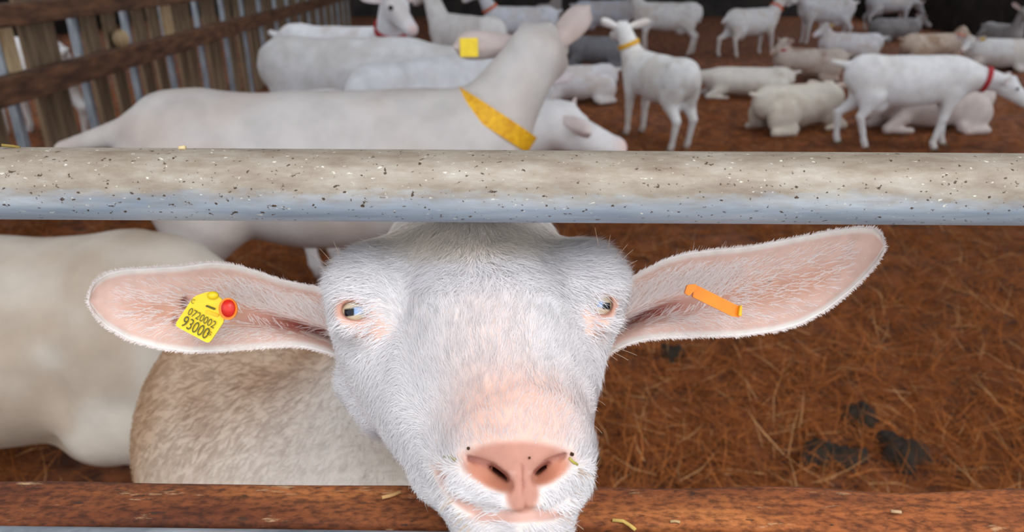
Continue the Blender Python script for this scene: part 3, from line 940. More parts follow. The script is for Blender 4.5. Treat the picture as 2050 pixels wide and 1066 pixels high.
# ---- hair on the face
def fur_head(n):
    dens = np.ones(len(hv))
    dens *= (1 - 0.72 * pink) * (1 - np.clip(pad * 1.6, 0, 1)) * (1 - np.clip(eyeo * 1.4, 0, 1))
    facing = (-(hn * hv / np.linalg.norm(hv, axis=1, keepdims=True)).sum(1))
    dens *= np.where(facing > -0.25, 1.0, 0.05)
    P_ = sample(hv, hq, dens, n)
    N_ = grad(P_, HP, 0.0015)
    x, y = topx(P_)
    xc = 955 + (y - 560) * (85 / 380.0)
    dx = (x - xc) / 260.0
    up = smooth(-0.85, -0.5, -np.abs(dx)) * (1 - smooth(900, 960, y))
    dirx = dx * 1.1 * up + (1 - up) * dx * 0.9
    diry = -1.0 * up + (1 - up) * 0.55
    top_ = 1 - smooth(540, 620, y)                             # forelock: swept outwards and down from the crown
    dirx = dirx * (1 - top_) + top_ * (dx * 1.6 + 0.5 * (vnoise(P_, 90, 8) - 0.5))
    diry = diry * (1 - top_) + top_ * (0.55 - 0.5 * np.abs(dx))
    muz = smooth(930, 985, y)
    dirx = dirx * (1 - muz) + muz * np.sign(x - 1042) * 1.0
    diry = diry * (1 - muz) + muz * 0.5
    sw = 0.7 * (vnoise(P_, 55, 12) - 0.5) + 0.35 * (vnoise(P_, 160, 13) - 0.5)
    ca, sa = np.cos(sw * 1.6), np.sin(sw * 1.6)
    dirx, diry = dirx * ca - diry * sa, dirx * sa + diry * ca
    D_ = np.stack([dirx, -diry, 0.15 * RNG.normal(size=n)], -1)
    Ln = 0.0062 + 0.006 * top_ + 0.0035 * (1 - up) * (1 - muz) + 0.001 * RNG.normal(size=n)
    Ln = np.clip(Ln * (0.7 + 0.5 * RNG.random(n)), 0.0025, 0.02)
    Ln *= 1 - 0.35 * blob(x, y, 1035, 850, 130, 90, 0, 0.4)
    t = RNG.random(n)[:, None]
    C_ = srgb(246, 244, 246) * (1 - t) + srgb(232, 230, 234) * t
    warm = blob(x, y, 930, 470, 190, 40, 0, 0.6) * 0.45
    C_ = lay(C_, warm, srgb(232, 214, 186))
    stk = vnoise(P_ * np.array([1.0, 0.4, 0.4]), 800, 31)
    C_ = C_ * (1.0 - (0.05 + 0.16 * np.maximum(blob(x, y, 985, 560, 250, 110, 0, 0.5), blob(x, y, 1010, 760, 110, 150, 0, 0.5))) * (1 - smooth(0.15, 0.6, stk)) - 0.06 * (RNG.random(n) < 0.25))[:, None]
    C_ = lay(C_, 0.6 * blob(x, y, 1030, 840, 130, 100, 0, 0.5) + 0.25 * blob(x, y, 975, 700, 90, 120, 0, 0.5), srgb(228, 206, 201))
    return strands(P_, N_, D_, Ln, np.full(n, 0.00042) * (0.7 + 0.6 * RNG.random(n)), C_, 0.27, 0.18)

def fur_ear(E, n):
    Vf, qa, inf, cc, sd1 = E
    A = Vf[qa]
    fn = np.cross(A[:, 1] - A[:, 0], A[:, 3] - A[:, 0]); fn /= np.maximum(np.linalg.norm(fn, axis=1, keepdims=True), 1e-12)
    fn *= -np.sign(fn[:, 2:3])
    ar = np.linalg.norm(np.cross(A[:, 2] - A[:, 0], A[:, 3] - A[:, 1]), axis=1)
    I4 = inf[qa].mean(1)
    edge = 1 - smooth(4, 16, I4[:, 3])
    base_ = np.exp(-((I4[:, 2] - 0.45) / 0.28) ** 2) * (1 - smooth(0.3, 0.62, I4[:, 1]))
    dens = 0.6 + 12 * edge + 2.0 * base_
    dens *= 1 - 0.8 * np.clip(I4[:, 0], 0, 1)
    wgt = ar * dens
    f = RNG.choice(len(qa), n, p=wgt / wgt.sum())
    u, v = RNG.random(n)[:, None], RNG.random(n)[:, None]
    P_ = A[f, 0] * (1 - u) * (1 - v) + A[f, 1] * u * (1 - v) + A[f, 2] * u * v + A[f, 3] * (1 - u) * v
    N_ = fn[f] + np.array([0, 0.15, -0.9]); N_ /= np.linalg.norm(N_, axis=1, keepdims=True); I_ = I4[f]
    ax_ = np.array([sd1 * 1.0, 0.16 if sd1 > 0 else 0.06, 0.0])
    vv = I_[:, 2] * 2 - 1
    D_ = ax_ * (0.75 + 0.2 * RNG.random(n))[:, None] + np.array([0, -1.0, 0]) * (vv * 0.9 + 0.16 * RNG.normal(size=n))[:, None]
    bs = base_[f] > 0.35 + 0.3 * RNG.random(n)
    D_[bs] = ax_ * 0.7 + np.array([0, 1.0, 0]) * (0.75 + 0.14 * RNG.normal(size=bs.sum()))[:, None]
    eg = edge[f] > 0.4
    Ln = 0.008 + 0.005 * RNG.random(n); Ln[bs] = 0.014 + 0.008 * RNG.random(bs.sum()); Ln *= np.clip(I_[:, 3] / 40.0, 0.3, 1) * (1 - 0.6 * smooth(0.82, 0.95, I_[:, 1])); Ln[eg] = 0.0016 + 0.0016 * RNG.random(eg.sum())
    t = RNG.random(n)[:, None]
    C_ = srgb(252, 248, 248) * (1 - t) + srgb(240, 226, 222) * t
    return strands(P_, N_, D_, Ln, np.full(n, 0.0005), C_, 0.28, 0.15)

def joined(sets):
    V, q, t, C, o_ = [], [], [], [], 0
    for v_, f_, c_ in sets:
        V.append(v_); q.append(f_[0] + o_); t.append(f_[1] + o_); C.append(c_); o_ += len(v_)
    return np.concatenate(V), [np.concatenate(q), np.concatenate(t)], np.concatenate(C)

fv, ff, fc = joined([fur_head(80000), fur_ear(EARS[0], 9000), fur_ear(EARS[1], 9000)])
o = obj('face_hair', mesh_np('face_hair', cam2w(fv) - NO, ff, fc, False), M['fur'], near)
tag(o, 'short white hair', kind='stuff')

n = 26000
dens = smooth(-0.3, 0.2, -(tn * (tp_v - CAM) / np.linalg.norm(tp_v - CAM, axis=1, keepdims=True)).sum(1)) + 0.02
P_ = sample(tp_v, tp_q, dens, n)
N_ = grad(P_, TP, 0.004)
bd = (rump - chest) / np.linalg.norm(rump - chest)
D_ = bd + np.array([0, 0, -0.7]) + 0.35 * RNG.normal(size=(n, 3)) + 1.2 * (vnoise(P_, 9, 5) - 0.5)[:, None] * np.array([0, 0, 1.0])
k_ = dirt(P_, np.tile(srgb(194, 160, 130), (n, 1)), srgb(164, 122, 88), 0.8, 7)
k_ = dirt(P_, k_, srgb(212, 190, 170), 0.7, 6, 21)
k_ = k_ * 0.88
k_ = lay(k_, 1 - smooth(0.52, 0.70, P_[:, 1]), srgb(242, 236, 232)) * (0.88 + 0.2 * RNG.random(n))[:, None]
fv, ff, fc = strands(P_, N_, D_, 0.012 + 0.008 * RNG.random(n), np.full(n, 0.0011), k_, 0.16, 0.2)
tag(obj('coat_hair', mesh_np('coat_hair', fv - NO, ff, fc, False), M['fur'], near), 'short cream coat hair', kind='stuff')

# ---- brow, cheek and chin whiskers
def whisker(p0, p1, z0, z1, r=0.00028, bend=6):
    a, b = PC(p0[0], p0[1], z0), PC(p1[0], p1[1], z1)
    mid = (a + b) / 2 + np.array([0, 1, 0]) * bend / 1700 * z0
    ts = np.linspace(0, 1, 7)[:, None]
    pts = (1 - ts) ** 2 * a + 2 * ts * (1 - ts) * mid + ts ** 2 * b
    return tube_np(cam2w(pts) - NO, np.linspace(r, r * 0.35, 7), 5)
WK = [((686, 560), (622, 508), .50, .47), ((682, 552), (640, 498), .50, .47), ((690, 545), (668, 484), .50, .47), ((694, 538), (676, 500), .50, .48), ((680, 566), (632, 530), .50, .47),
      ((1205, 535), (1191, 456), .50, .47), ((1212, 540), (1222, 470), .50, .47), ((1218, 545), (1256, 490), .50, .47), ((1222, 548), (1268, 500), .50, .47), ((1224, 555), (1276, 522), .50, .47), ((1219, 540), (1244, 500), .50, .47),
      ((1205, 700), (1258, 722), .50, .48), ((1200, 705), (1236, 722), .50, .48), ((1212, 695), (1275, 712), .50, .48), ((1186, 800), (1212, 812), .50, .48), ((1182, 850), (1205, 868), .49, .47)]
for i in range(22):
    t = RNG.random(); s = 1 if i % 2 else -1
    if s > 0: x0, y0 = 1150 - 30 * t, 930 + 110 * t
    else: x0, y0 = 900 + 60 * t, 985 + 70 * t
    WK.append(((x0, y0), (x0 + s * (22 + 26 * RNG.random()), y0 + 6 + 26 * RNG.random()), .385, .37))
sets = []
for p0, p1, z0, z1 in WK:
    sets.append(whisker(p0, p1, z0, z1, 0.00022))
V, q, t, o_ = [], [], [], 0
for v_, f_ in sets:
    V.append(v_); q.append(f_[0] + o_); t.append(f_[1] + o_); o_ += len(v_)
V = np.concatenate(V)
tag(obj('whiskers', mesh_np('whiskers', V, [np.concatenate(q), np.concatenate(t)], np.tile(srgb(232, 212, 190), (len(V), 1))), M['fur'], near), 'thin pale whiskers', kind='stuff')

# ---- hay crumbs stuck beside the nostrils, grit on the pad
for pts, r, c in ((((889, 915), (903, 917), (912, 922)), 0.0006, (150, 140, 60)), (((1140, 918), (1148, 926), (1156, 931)), 0.0006, (190, 180, 90)), (((1143, 909), (1147, 911)), 0.0008, (70, 52, 36)), (((936, 898), (939, 899)), 0.0007, (80, 60, 46)), (((1058, 918), (1062, 917)), 0.0005, (90, 60, 40))):
    P3 = np.array([PC(a_, b_, hz(a_, b_) - 0.0008) for a_, b_ in pts])
    V, f = tube_np(cam2w(P3) - NO, r, 6)
    obj('hay_crumb', mesh_np('hay_crumb', V, f, np.tile(srgb(*c), (len(V), 1))), M['straw'], near)
# ---- ear tags
def solid_poly(pts, thick, z):            # traced outline at nominal depth z -> slab with thickness (camera space)
    n = len(pts)
    Fr = np.array([PC(p[0], p[1], z) for p in pts]); Bk = Fr + np.array([0, 0, thick])
    V = np.concatenate([Fr, Bk, [Fr.mean(0)], [Bk.mean(0)]])
    t = [(2 * n, i, (i + 1) % n) for i in range(n)] + [(2 * n + 1, n + (i + 1) % n, n + i) for i in range(n)]
    q = [(i, n + i, n + (i + 1) % n, (i + 1) % n) for i in range(n)]
    return V, [np.array(q), np.array(t)]
def rounded(pts, r, n=5):
    pts = [np.array(p, float) for p in pts]; out = []
    for i in range(len(pts)):
        a, b, c = pts[i - 1], pts[i], pts[(i + 1) % len(pts)]
        u = (a - b) / np.linalg.norm(a - b); v = (c - b) / np.linalg.norm(c - b)
        p, q = b + u * r, b + v * r
        for t in np.linspace(0, 1, n):
            out.append((1 - t) ** 2 * p + 2 * t * (1 - t) * b + t * t * q)
    return out
ZT = 0.494
tag_pts = rounded([(349, 652), (418, 689), (449, 643), (447, 622), (446, 600), (420, 583), (388, 594)], 9)
V, f = solid_poly(tag_pts, 0.0014, ZT)
ear_tag = obj('ear_tag', mesh_np('ear_tag', cam2w(V) - NO, f, None, False), M['yellow'], near)
tag(ear_tag, 'yellow plastic ear tag printed with 0720002 and 93000')

def text_mesh(body, px, py, size_px, rot_deg, z, squeeze=1.0):
    cu = bpy.data.curves.new('print', 'FONT')
    cu.body = body; cu.size = 1.0; cu.align_x = 'CENTER'; cu.align_y = 'CENTER'; cu.offset = 0.0
    to = bpy.data.objects.new('print', cu); COL.objects.link(to)
    dg = bpy.context.evaluated_depsgraph_get()
    me0 = bpy.data.meshes.new_from_object(to.evaluated_get(dg))
    bpy.data.objects.remove(to)
    c, s = math.cos(math.radians(rot_deg)), math.sin(math.radians(rot_deg))
    for v in me0.vertices:
        x, y = v.co.x * size_px * squeeze, -v.co.y * size_px
        qx, qy = px + x * c - y * s, py + x * s + y * c
        v.co = Vector((cam2w(PC(qx, qy, z)) - NO).tolist())
    return me0
for body, x, y, sz, rt, sq in (('0720002', 404, 638, 22, 29, 0.80), ('93000', 391, 657, 33, 29, 0.72), ('01', 420, 667, 13, -60, 0.8), ('C', 386, 604, 13, 29, 0.8)):
    obj('printed_number', text_mesh(body, x, y, sz, rt, ZT - 0.0012, sq), M['ink'], ear_tag)
V, f = solid_poly(rounded([(411, 614), (413, 611), (431, 618), (429, 621)], 1), 0.0006, ZT - 0.0012)
obj('moulded_bar', mesh_np('moulded_bar', cam2w(V) - NO, f, None, False), M['ink'], ear_tag)
V, f = solid_poly(rounded([(410, 626), (412, 621), (438, 630), (436, 635)], 2), 0.0006, ZT - 0.0010)
obj('moulded_bar', mesh_np('moulded_bar', cam2w(V) - NO, f, None, False), M['collar_yellow'], ear_tag)
def disc(cx, cy, rx, ry, z, th, dome=0.0):
    a = np.linspace(0, 2 * np.pi, 32, endpoint=False)
    V, f = solid_poly([(cx + rx * math.cos(t), cy + ry * math.sin(t)) for t in a], th, z)
    V[64, 2] -= dome
    return V, f
V, f = disc(456, 619, 18.5, 22, ZT - 0.0022, 0.0016, 0.0)
obj('button_rim', mesh_np('button_rim', cam2w(V) - NO, f, None, False), M['orange'], ear_tag)
V, f = disc(456, 618, 13.5, 17.5, ZT - 0.0038, 0.0030, 0.0004)
btn = obj('tag_button', mesh_np('tag_button', cam2w(V) - NO, f, None, True), M['red'], ear_tag)
tag(btn, 'round red button of the tag')
V, f = disc(425, 592, 11, 8, ZT - 0.0018, 0.0018, 0.0006)
obj('tag_hub', mesh_np('tag_hub', cam2w(V) - NO, f, None, True), M['yellow'], ear_tag)

ZT2 = 0.486
V, f = solid_poly(rounded([(1390, 577), (1396, 572), (1484, 616), (1481, 636), (1466, 634), (1387, 595)], 3), 0.004, ZT2)
ear_bar = obj('ear_tag', mesh_np('ear_tag', cam2w(V) - NO, f, None, False), M['orange'], near)
tag(ear_bar, 'orange plastic strip ear tag')
V, f = solid_poly(rounded([(1371, 588), (1376, 571), (1394, 569), (1396, 577), (1380, 593)], 3), 0.003, ZT2 - 0.004)
obj('tag_end', mesh_np('tag_end', cam2w(V) - NO, f, None, False), M['orange'], ear_bar)
V, f = solid_poly(rounded([(1479, 632), (1482, 613), (1486, 612), (1485, 634)], 1), 0.003, ZT2 - 0.004)
obj('tag_end', mesh_np('tag_end', cam2w(V) - NO, f, None, False), M['collar_yellow'], ear_bar)

# ------------------------------------------------------------------ the herd
def leaf_ear(base, d, nrm_, length, width, cup=0.35):
    d, s, u = frame(d, nrm_)                      # u ~ facing direction of the cup
    nu, nv = 10, 7
    V = []
    for side_ in (0, 1):
        for i in range(nu):
            t = i / (nu - 1)
            wd = width * (0.55 + 0.9 * t - 0.2 * t * t) * math.sqrt(max(1 - t ** 4, 0.0)) 
            for j in range(nv):
                v = j / (nv - 1) * 2 - 1
                V.append(base + d * length * t + s * wd * 0.5 * v + u * (wd * cup * 0.5 * (v * v - 0.5) - side_ * 0.012 * (1 - 0.7 * abs(v)) - 0.05 * length * t * t))
    V = np.array(V); n = nu * nv
    I, J = np.meshgrid(np.arange(nu - 1), np.arange(nv - 1), indexing='ij')
    qa = np.stack([I * nv + J, I * nv + J + 1, (I + 1) * nv + J + 1, (I + 1) * nv + J], -1).reshape(-1, 4)
    i_ = np.arange(nu - 1)
    e1 = np.stack([i_ * nv, (i_ + 1) * nv, (i_ + 1) * nv + n, i_ * nv + n], -1)
    e2 = np.stack([i_ * nv + nv - 1, i_ * nv + nv - 1 + n, (i_ + 1) * nv + nv - 1 + n, (i_ + 1) * nv + nv - 1], -1)
    Q = np.concatenate([qa, qa[:, ::-1] + n, e1, e2])
    return V, orient(V, Q)

def goat(label, x, y, heading, s=1.0, pose='stand', head=None, fwd=None, ears=None, legs=(0, 0, 0, 0), tint=(232, 228, 226), stain=(176, 150, 122), amt=0.35,
         nkr=0.062, collar=None, collar_t=0.35, tagc=None, tag_side=1, tag_off=1, ear_len=0.165, lum=1.12, ear_pink=0.28, h=0.02, eyes=False, hooves=False, tail=(-0.10, 0.03), squash=1.0, udder=True, seed=1, drop=0.0, cw=0.035):
    """heading: degrees, 0 faces +X. head/fwd/ears in local goat axes (x forward, y left, z up), unscaled metres."""
    zg = float(zfloor(y))
    P = []
    lying = pose == 'lie'
    dz = -0.30 if lying else -drop
    def b3(px_, py_, pz_): return np.array([px_, py_, pz_ + dz])
    P += [ell(b3(0.20, 0, 0.555), (0.26, 0.125, 0.185), 0.06), ell(b3(-0.06, 0, 0.535), (0.33, 0.165 if not lying else 0.19, 0.195), 0.06), ell(b3(-0.36, 0, 0.585), (0.19, 0.125, 0.155), 0.06),
          cone(b3(-0.42, 0, 0.665), b3(0.26, 0, 0.665), 0.065, 0.06, 0.06), cone(b3(-0.34, 0.075, 0.69), b3(-0.34, -0.075, 0.69), 0.035, 0.035, 0.04),
          ell(b3(0.27, 0.085, 0.53), (0.10, 0.055, 0.17), 0.04), ell(b3(0.27, -0.085, 0.53), (0.10, 0.055, 0.17), 0.04)]
    H = np.array(head if head is not None else ((0.58, 0, 0.95 + dz) if not lying else (0.55, 0, 0.72)), float)
    f = np.array(fwd if fwd is not None else (0.85, 0, -0.5), float); f /= np.linalg.norm(f)
    nb_ = b3(0.34, 0, 0.60)
    nk = H - f * 0.03
    P += [cone(nb_, nk, 0.118, nkr, 0.06)]
    d_, s_, u_ = frame(f)
    P += [ell(H + u_ * 0.005, (0.066, 0.066, 0.07), 0.03), cone(H + f * 0.03, H + f * 0.20 - u_ * 0.012, 0.058, 0.036, 0.03), cone(H - u_ * 0.045, H + f * 0.18 - u_ * 0.035, 0.042, 0.028, 0.03),
          ell(H + f * 0.215 - u_ * 0.016, (0.036, 0.036, 0.036), 0.02), ell(H + u_ * 0.062 + s_ * 0.028, (0.02,) * 3, 0.015), ell(H + u_ * 0.062 - s_ * 0.028, (0.02,) * 3, 0.015), ell(H + f * 0.05 + s_ * 0.045 + u_ * 0.02, (0.026,) * 3, 0.02), ell(H + f * 0.05 - s_ * 0.045 + u_ * 0.02, (0.026,) * 3, 0.02)]
    feet = []
    if not lying:
        for k, sd_ in enumerate((1, -1)):
            q = legs[k]; fx = 0.29 + q
            P += [cone(b3(0.27, sd_ * 0.085, 0.46), (0.28 + q * 0.5, sd_ * 0.088, 0.27), 0.06, 0.032, 0.03), cone((0.28 + q * 0.5, sd_ * 0.088, 0.27), (fx - 0.01, sd_ * 0.09, 0.07), 0.031, 0.021, 0.02), cone((fx - 0.01, sd_ * 0.09, 0.07), (fx + 0.012, sd_ * 0.09, 0.025), 0.024, 0.026, 0.015)]
            feet.append((fx + 0.014, sd_ * 0.09))
            q = legs[2 + k]; fx = -0.43 + q
            hk = np.array([-0.47 + q * 0.75, sd_ * 0.092, 0.27])
            P += [ell(b3(-0.36, sd_ * 0.075, 0.51), (0.115, 0.07, 0.17), 0.04), cone(b3(-0.31, sd_ * 0.085, 0.43), hk, 0.075, 0.032, 0.04), cone(hk, (fx - 0.005, sd_ * 0.095, 0.07), 0.030, 0.021, 0.02), cone((fx - 0.005, sd_ * 0.095, 0.07), (fx + 0.015, sd_ * 0.095, 0.025), 0.024, 0.026, 0.015)]
            feet.append((fx + 0.017, sd_ * 0.095))
        if udder: P += [ell(b3(-0.26, 0, 0.37), (0.10, 0.085, 0.085), 0.03)]
    else:
        for sd_ in (1, -1):
            P += [cone((0.30, sd_ * 0.10, 0.14), (0.42, sd_ * 0.13, 0.055), 0.06, 0.038, 0.03), cone((0.42, sd_ * 0.13, 0.055), (0.22, sd_ * 0.15, 0.04), 0.036, 0.026, 0.02),
                  ell((-0.30, sd_ * 0.14, 0.17), (0.17, 0.075, 0.15), 0.04), cone((-0.20, sd_ * 0.19, 0.07), (-0.42, sd_ * 0.19, 0.045), 0.045, 0.03, 0.03), cone((-0.42, sd_ * 0.19, 0.045), (-0.22, sd_ * 0.23, 0.035), 0.028, 0.024, 0.02)]
    t0 = b3(-0.50, 0, 0.655)
    P += [cone(t0, t0 + np.array([tail[0], 0, tail[1]]), 0.036, 0.018, 0.03)]
    V, Q = sdf_mesh(P, h / s if s < 1 else h, 1)
    Q = orient(V, Q)
    N = None
    if ears is None:
        ears = (s_ * 0.95 + u_ * 0.12 - f * 0.15, -s_ * 0.95 + u_ * 0.12 - f * 0.15)
    allV, allQ = [V], [Q]; off_ = len(V)
    pinkm = [np.zeros(len(V))]
    eb = []
    for k, e in enumerate(ears):
        e = np.array(e, float); e /= np.linalg.norm(e)
        base = H - f * 0.015 + u_ * 0.025 + (s_ if k == 0 else -s_) * 0.045
        ev, eq = leaf_ear(base, e, f + 0.2 * u_, ear_len, 0.075)
        eb.append((base, e))
        allV.append(ev); allQ.append(eq + off_); off_ += len(ev)
        pinkm.append(np.full(len(ev), ear_pink))
    V = np.concatenate(allV); Q = np.concatenate(allQ); pm = np.concatenate(pinkm)
    nose = np.exp(-(np.linalg.norm(V - (H + f * 0.24), axis=1) / 0.035) ** 2)
    pm = np.maximum(pm, 0.7 * nose)
    C = np.tile(srgb(*tint), (len(V), 1))
    m = smooth(0.40, 0.72, 0.6 * vnoise(V, 6, seed) + 0.4 * vnoise(V, 17, seed + 1)) * amt
    lowm = (1 - smooth(0.10, 0.40, V[:, 2])) * 0.45
    C = lay(C, m, srgb(*stain)); C = lay(C, lowm * amt * 1.6, srgb(*stain)); C = lay(C, pm, srgb(226, 178, 166)); C = np.clip(C * np.array([1.0, 1.03, 1.10]) * lum, 0, 0.93)
    ca, sa = math.cos(math.radians(heading)), math.sin(math.radians(heading))
    Rz_ = np.array([[ca, -sa, 0], [sa, ca, 0], [0, 0, 1.0]])
    def W(v): return (np.asarray(v) * s * np.array([1, 1, squash])) @ Rz_.T
    root = empty('goat', (x, y, zg))
    tag(root, label, 'goat', 'goats in the barn')
    obj('body', mesh_np('body', W(V), [Q], C), M['coat'], root)
    if collar:
        ax_ = nk - nb_; c_ = nb_ + ax_ * collar_t; r_ = 0.118 + (nkr - 0.118) * collar_t
        a_, s2, u2 = frame(ax_)
        n = 40; t = np.linspace(0, 2 * np.pi, n, endpoint=False)
        rv = []
        for (dr, da) in ((0.006, -cw / 2), (0.014, -cw / 2), (0.014, cw / 2), (0.006, cw / 2)):
            rv.append(c_ + a_ * da + np.outer(np.cos(t) * (r_ + dr), s2) + np.outer(np.sin(t) * (r_ + dr), u2))
        cvv = np.concatenate(rv)
        q = [(k * n + i, k * n + (i + 1) % n, ((k + 1) % 4) * n + (i + 1) % n, ((k + 1) % 4) * n + i) for k in range(4) for i in range(n)]
        tag(obj('collar', mesh_np('collar', W(cvv), [np.array(q)], None, False), M['collar_' + collar], root), collar + ' collar')
    if tagc:
        base, e = eb[0 if tag_side > 0 else 1]
        c_ = base + e * 0.115 + (f + 0.2 * u_) * (0.012 if tag_off > 0 else -0.026)
        e1, s1, u1 = frame(e, f)
        bm_ = box_np((0, 0, 0), (0.045, 0.045, 0.006), None, 0.002)
        mm = Matrix([[*(e1 * s)], [*(s1 * s)], [*(u1 * s)]]).transposed()
        bmesh.ops.transform(bm_, matrix=mm.to_4x4(), verts=bm_.verts)
        bmesh.ops.transform(bm_, matrix=Matrix(Rz_.tolist()).to_4x4(), verts=bm_.verts)
        bmesh.ops.translate(bm_, vec=Vector(W(c_).tolist()), verts=bm_.verts)
        bm_obj('ear_tag', bm_, M[tagc], root)
    if eyes:
        for sg in (1, -1):
            ev, eq = ico(H + f * 0.062 + s_ * 0.056 * sg + u_ * 0.024, 0.016, 8)
            obj('eye', mesh_np('eye', W(ev), [eq], np.tile(srgb(40, 34, 30), (len(ev), 1))), M['eye'], root)
    if hooves:
        for fx, fy in feet:
            hv_, hf_ = tube_np(np.array([[fx - 0.004, fy, 0.034], [fx, fy, 0.018], [fx + 0.006, fy, 0.0]]), [0.026, 0.030, 0.034], 10)
            obj('hoof', mesh_np('hoof', W(hv_), hf_), M['hoof'], root)
    return root

def gx(px, py, y): return float(at(px, py, y)[0])
def loc_head(px, py, yy, x, y, heading, s):
    """head point seen at a pixel, expressed in a goat's own axes"""
    p = at(px, py, yy) - np.array([x, y, float(zfloor(y))])
    ca, sa = math.cos(math.radians(-heading)), math.sin(math.radians(-heading))
    return np.array([p[0] * ca - p[1] * sa, p[0] * sa + p[1] * ca, p[2]]) / s

# left foreground: cream goat side-on behind the near goat's flank, head out of frame
goat('cream goat behind the near goat, cropped by the left edge, rump to the right', gx(-95, 700, 1.34), 1.34, 180, 1.15, h=0.012, drop=0.15, lum=0.97, tint=(196, 186, 172), stain=(160, 136, 112), amt=0.6, tail=(-0.05, -0.08), seed=4)
# big goat along the back of the pipe, yellow collar, head raised away from the camera
yy = 2.0; s = 1.11
x = gx(684, 300, yy); hd = 2
H = loc_head(1074, 112, 2.10, x, yy, hd, s)
goat('white goat along the pipe with a wide yellow collar, head turned away and raised', x, yy, hd, s, h=0.012, drop=-0.035, head=H, fwd=(0.30, 0.95, -0.12), ears=((-1, -0.1, 0.0), (0.50, 0.55, 0.42)), lum=0.78, tint=(226, 218, 212), stain=(206, 182, 164), amt=0.45,
     collar='yellow', collar_t=0.30, tagc='yellow', tag_side=1, tag_off=-1, seed=9, tail=(-0.19, -0.05), cw=0.045, nkr=0.068, udder=False)
# head of the goat tucked behind that collar
yy = 2.75; s = 1.0; x = gx(840, 300, yy); hd = -8
H = loc_head(1128, 252, 2.62, x, yy, hd, s)
goat('white goat behind the wide yellow collar, only its lowered head showing', x, yy, hd, s, h=0.014, head=H, fwd=(0.92, -0.30, -0.22), ears=((0.2, 0.9, 0.1), (0.75, -0.5, -0.1)), seed=12, amt=0.25, nkr=0.085)
# pair behind it
yy = 5.0; s = 1.26
goat('large white goat with its rump to the side fence', gx(725, 200, yy), yy, -4, s, h=0.016, head=(0.62, -0.1, 0.62), fwd=(0.5, 0, -0.8), tint=(226, 224, 222), stain=(190, 178, 164), seed=15, tail=(-0.03, -0.06))
yy = 4.0; s = 1.13
goat('white goat seen from its rounded flank in front of the large rump', gx(885, 200, yy), yy, 48, s, h=0.016, head=(0.60, -0.1, 0.55), fwd=(0.6, 0.2, -0.8), tint=(226, 225, 226), stain=(190, 180, 170), amt=0.25, seed=17, tail=(-0.02, -0.08))
# top row, left to right
yy = 6.0; s = 1.28; x = gx(690, 60, yy); hd = -25
goat('white goat at the fence end, face turned right below the top edge', x, yy, hd, s, head=loc_head(788, 10, yy - 0.45, x, yy, hd, s), fwd=(0.72, -0.35, -0.48), collar='red', collar_t=0.5, eyes=True, tint=(224, 224, 226), seed=21)
goat('white goat in the top row seen from behind its rump, tail at the right', gx(930, 60, 8.4), 8.4, 132, 1.2, tint=(214, 210, 206), stain=(180, 168, 156), seed=22, tail=(-0.03, -0.16))
goat('pale goat with an orange collar at the top edge', gx(1040, 20, 11.6), 11.6, 190, 1.1, collar='orange', tint=(206, 208, 214), seed=23)
goat('dusky grey goat at the top edge, left of the grey one lying down', gx(1098, 20, 13.4), 13.4, 70, 1.05, tint=(150, 142, 138), seed=24)
goat('dark grey goat lying behind the raised ear', gx(1195, 78, 11.0), 11.0, 175, 1.0, 'lie', tint=(120, 120, 124), stain=(90, 86, 84), head=(0.55, 0.1, 0.50), seed=25)
goat('pale goat standing at the top edge above the dark grey one', gx(1215, 20, 13.6), 13.6, 5, 1.1, tint=(196, 198, 206), seed=26)
goat('white goat with its rump to the right at the top edge, tail hanging', gx(1330, 40, 12.6), 12.6, 178, 1.12, tint=(210, 208, 206), seed=27, tail=(-0.02, -0.18), legs=(0.02, -0.05, 0.05, -0.05))
p = on_floor(1500, 112)
goat('white goat crouching with an orange collar, rear lowered to the left', float(p[0]), float(p[1]), 28, 1.08, drop=0.05, collar='orange', collar_t=0.45, tint=(210, 208, 206), seed=28, legs=(0.0, 0.08, -0.12, 0.06), tail=(-0.12, -0.10), head=(0.60, 0, 0.86), fwd=(0.9, -0.1, -0.35))
p = on_floor(1640, 88)
goat('white goat standing behind the orange-collared one, body cropped by the top edge', float(p[0]), float(p[1]), 186, 1.1, tint=(206, 206, 208), seed=29, head=(0.58, 0.1, 0.78), fwd=(0.8, 0.2, -0.5))
p = on_floor(1775, 62)
goat('grey-white goat far back by the dark wall, body only', float(p[0]), float(p[1]), 4, 1.12, tint=(176, 176, 180), seed=30, head=(0.62, 0.1, 0.5), fwd=(0.7, 0, -0.7))
p = on_floor(1790, 84)
goat('dim grey goat lying far back below the grey-white standing one', float(p[0]), float(p[1]), 0, 1.0, 'lie', tint=(132, 128, 128), stain=(96, 90, 86), seed=31, head=(0.5, 0.1, 0.42))
p = on_floor(1998, 100)
goat('dim pale goat lying at the top right facing us, ears raised in a V', float(p[0]), float(p[1]), -88, 1.0, 'lie', tint=(150, 146, 144), stain=(110, 104, 98), seed=32, head=(0.42, 0, 0.66), fwd=(0.85, 0, -0.5), ears=((-0.1, 0.8, 0.5), (-0.1, -0.8, 0.5)), ear_len=0.22)
x, yy = gx(20, 30, 6.2), 6.2
goat('pale goat in the next pen behind the side fence, top left corner', x, yy, 150, 1.15, tint=(222, 220, 218), seed=50, head=(0.55, 0.1, 0.8))
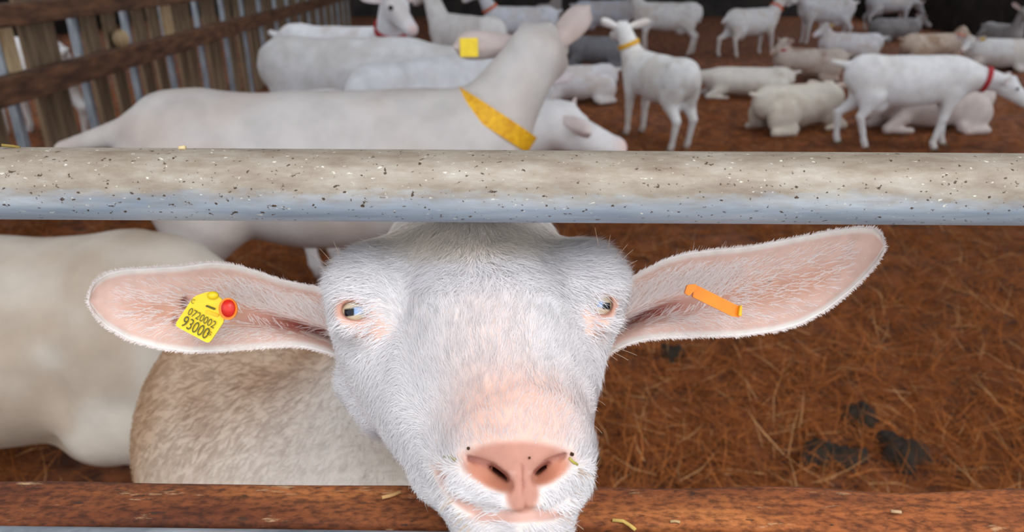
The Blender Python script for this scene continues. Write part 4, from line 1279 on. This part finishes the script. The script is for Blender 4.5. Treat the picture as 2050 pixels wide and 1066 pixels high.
# middle distance
p = on_floor(1318, 300)
x, yy = float(p[0]), float(p[1]) + 0.28
goat('white goat standing with its back to us, yellow collar, ears spread wide', x, yy, 112, 0.98, h=0.014, head=(0.44, 0.10, 0.90), fwd=(0.97, -0.15, -0.2), ear_len=0.21, ear_pink=0.1, ears=((-0.1, 0.95, 0.32), (-0.1, -0.95, 0.22)), collar='yellow', collar_t=0.62, tint=(228, 226, 222), stain=(176, 160, 140), amt=0.4, hooves=True, seed=33, legs=(0.0, 0.03, 0.0, 0.05), tail=(-0.03, -0.10))
p = on_floor(1150, 208)
goat('small white goat lying behind the raised head, red collar', float(p[0]), float(p[1]), 200, 0.92, 'lie', head=(0.30, -0.25, 0.62), fwd=(0.6, 0.45, -0.65), collar='red', collar_t=0.6, tint=(212, 210, 212), eyes=True, seed=34)
p = on_floor(1495, 202)
goat('cream goat lying stretched out right of the yellow-collared standing goat', float(p[0]), float(p[1]) + 0.15, 178, 1.0, 'lie', squash=0.78, head=(0.60, -0.1, 0.30), fwd=(0.9, 0, -0.3), tint=(216, 210, 200), stain=(186, 170, 150), seed=35)
p = on_floor(1610, 160)
goat('brownish pale goat lying curled, head up, beside the stretched-out one', float(p[0]), float(p[1]), 165, 0.9, 'lie', head=(0.35, 0.0, 0.50), fwd=(0.7, 0.4, -0.5), tint=(196, 182, 170), stain=(140, 110, 92), amt=0.7, collar='red', collar_t=0.5, seed=36)
p = on_floor(1605, 268)
goat('cream goat lying left of the red-collared goat, back to us', float(p[0]), float(p[1]) + 0.12, 20, 0.95, 'lie', head=(0.50, 0.22, 0.34), fwd=(0.6, 0.7, -0.2), tint=(208, 200, 186), stain=(172, 152, 128), seed=37)
p = on_floor(1815, 303)
x, yy = float(p[0]), float(p[1]) + 0.1
goat('white goat walking right with a red collar, head at the right edge', x, yy, -6, 1.0, h=0.014, head=(0.67, -0.06, 0.53), fwd=(0.72, -0.35, -0.5), collar='red', collar_t=0.55, eyes=True, hooves=True, tint=(226, 224, 222), stain=(196, 186, 172), amt=0.3, seed=38, legs=(0.06, -0.08, -0.06, 0.10), tail=(-0.15, 0.03))
p = on_floor(1985, 318)
goat('pale goat lying behind the legs of the red-collared goat', float(p[0]), float(p[1]) + 1.0, 184, 1.05, 'lie', head=(0.52, 0.2, 0.30), fwd=(0.8, 0.4, -0.3), tint=(204, 194, 188), stain=(180, 160, 146), seed=39)
p = on_floor(1692, 122)
goat('white goat lying with its head turned left, yellow tag in its ear', float(p[0]), float(p[1]), 172, 0.95, 'lie', head=(0.40, 0, 0.52), fwd=(0.75, 0.3, -0.45), tagc='yellow', tint=(204, 202, 204), seed=40)
p = on_floor(1862, 128)
goat('tan-stained goat lying with an orange collar behind the walking one', float(p[0]), float(p[1]), 8, 1.0, 'lie', head=(0.42, 0, 0.46), fwd=(0.6, -0.5, -0.5), collar='orange', collar_t=0.6, tint=(190, 172, 156), stain=(150, 120, 96), amt=0.8, seed=41)
p = on_floor(1990, 142)
goat('white goat lying at the right edge with a yellow ear tag', float(p[0]), float(p[1]), 175, 1.0, 'lie', head=(0.45, 0.05, 0.40), fwd=(0.6, 0.6, -0.4), tagc='yellow', tint=(206, 204, 202), seed=42)
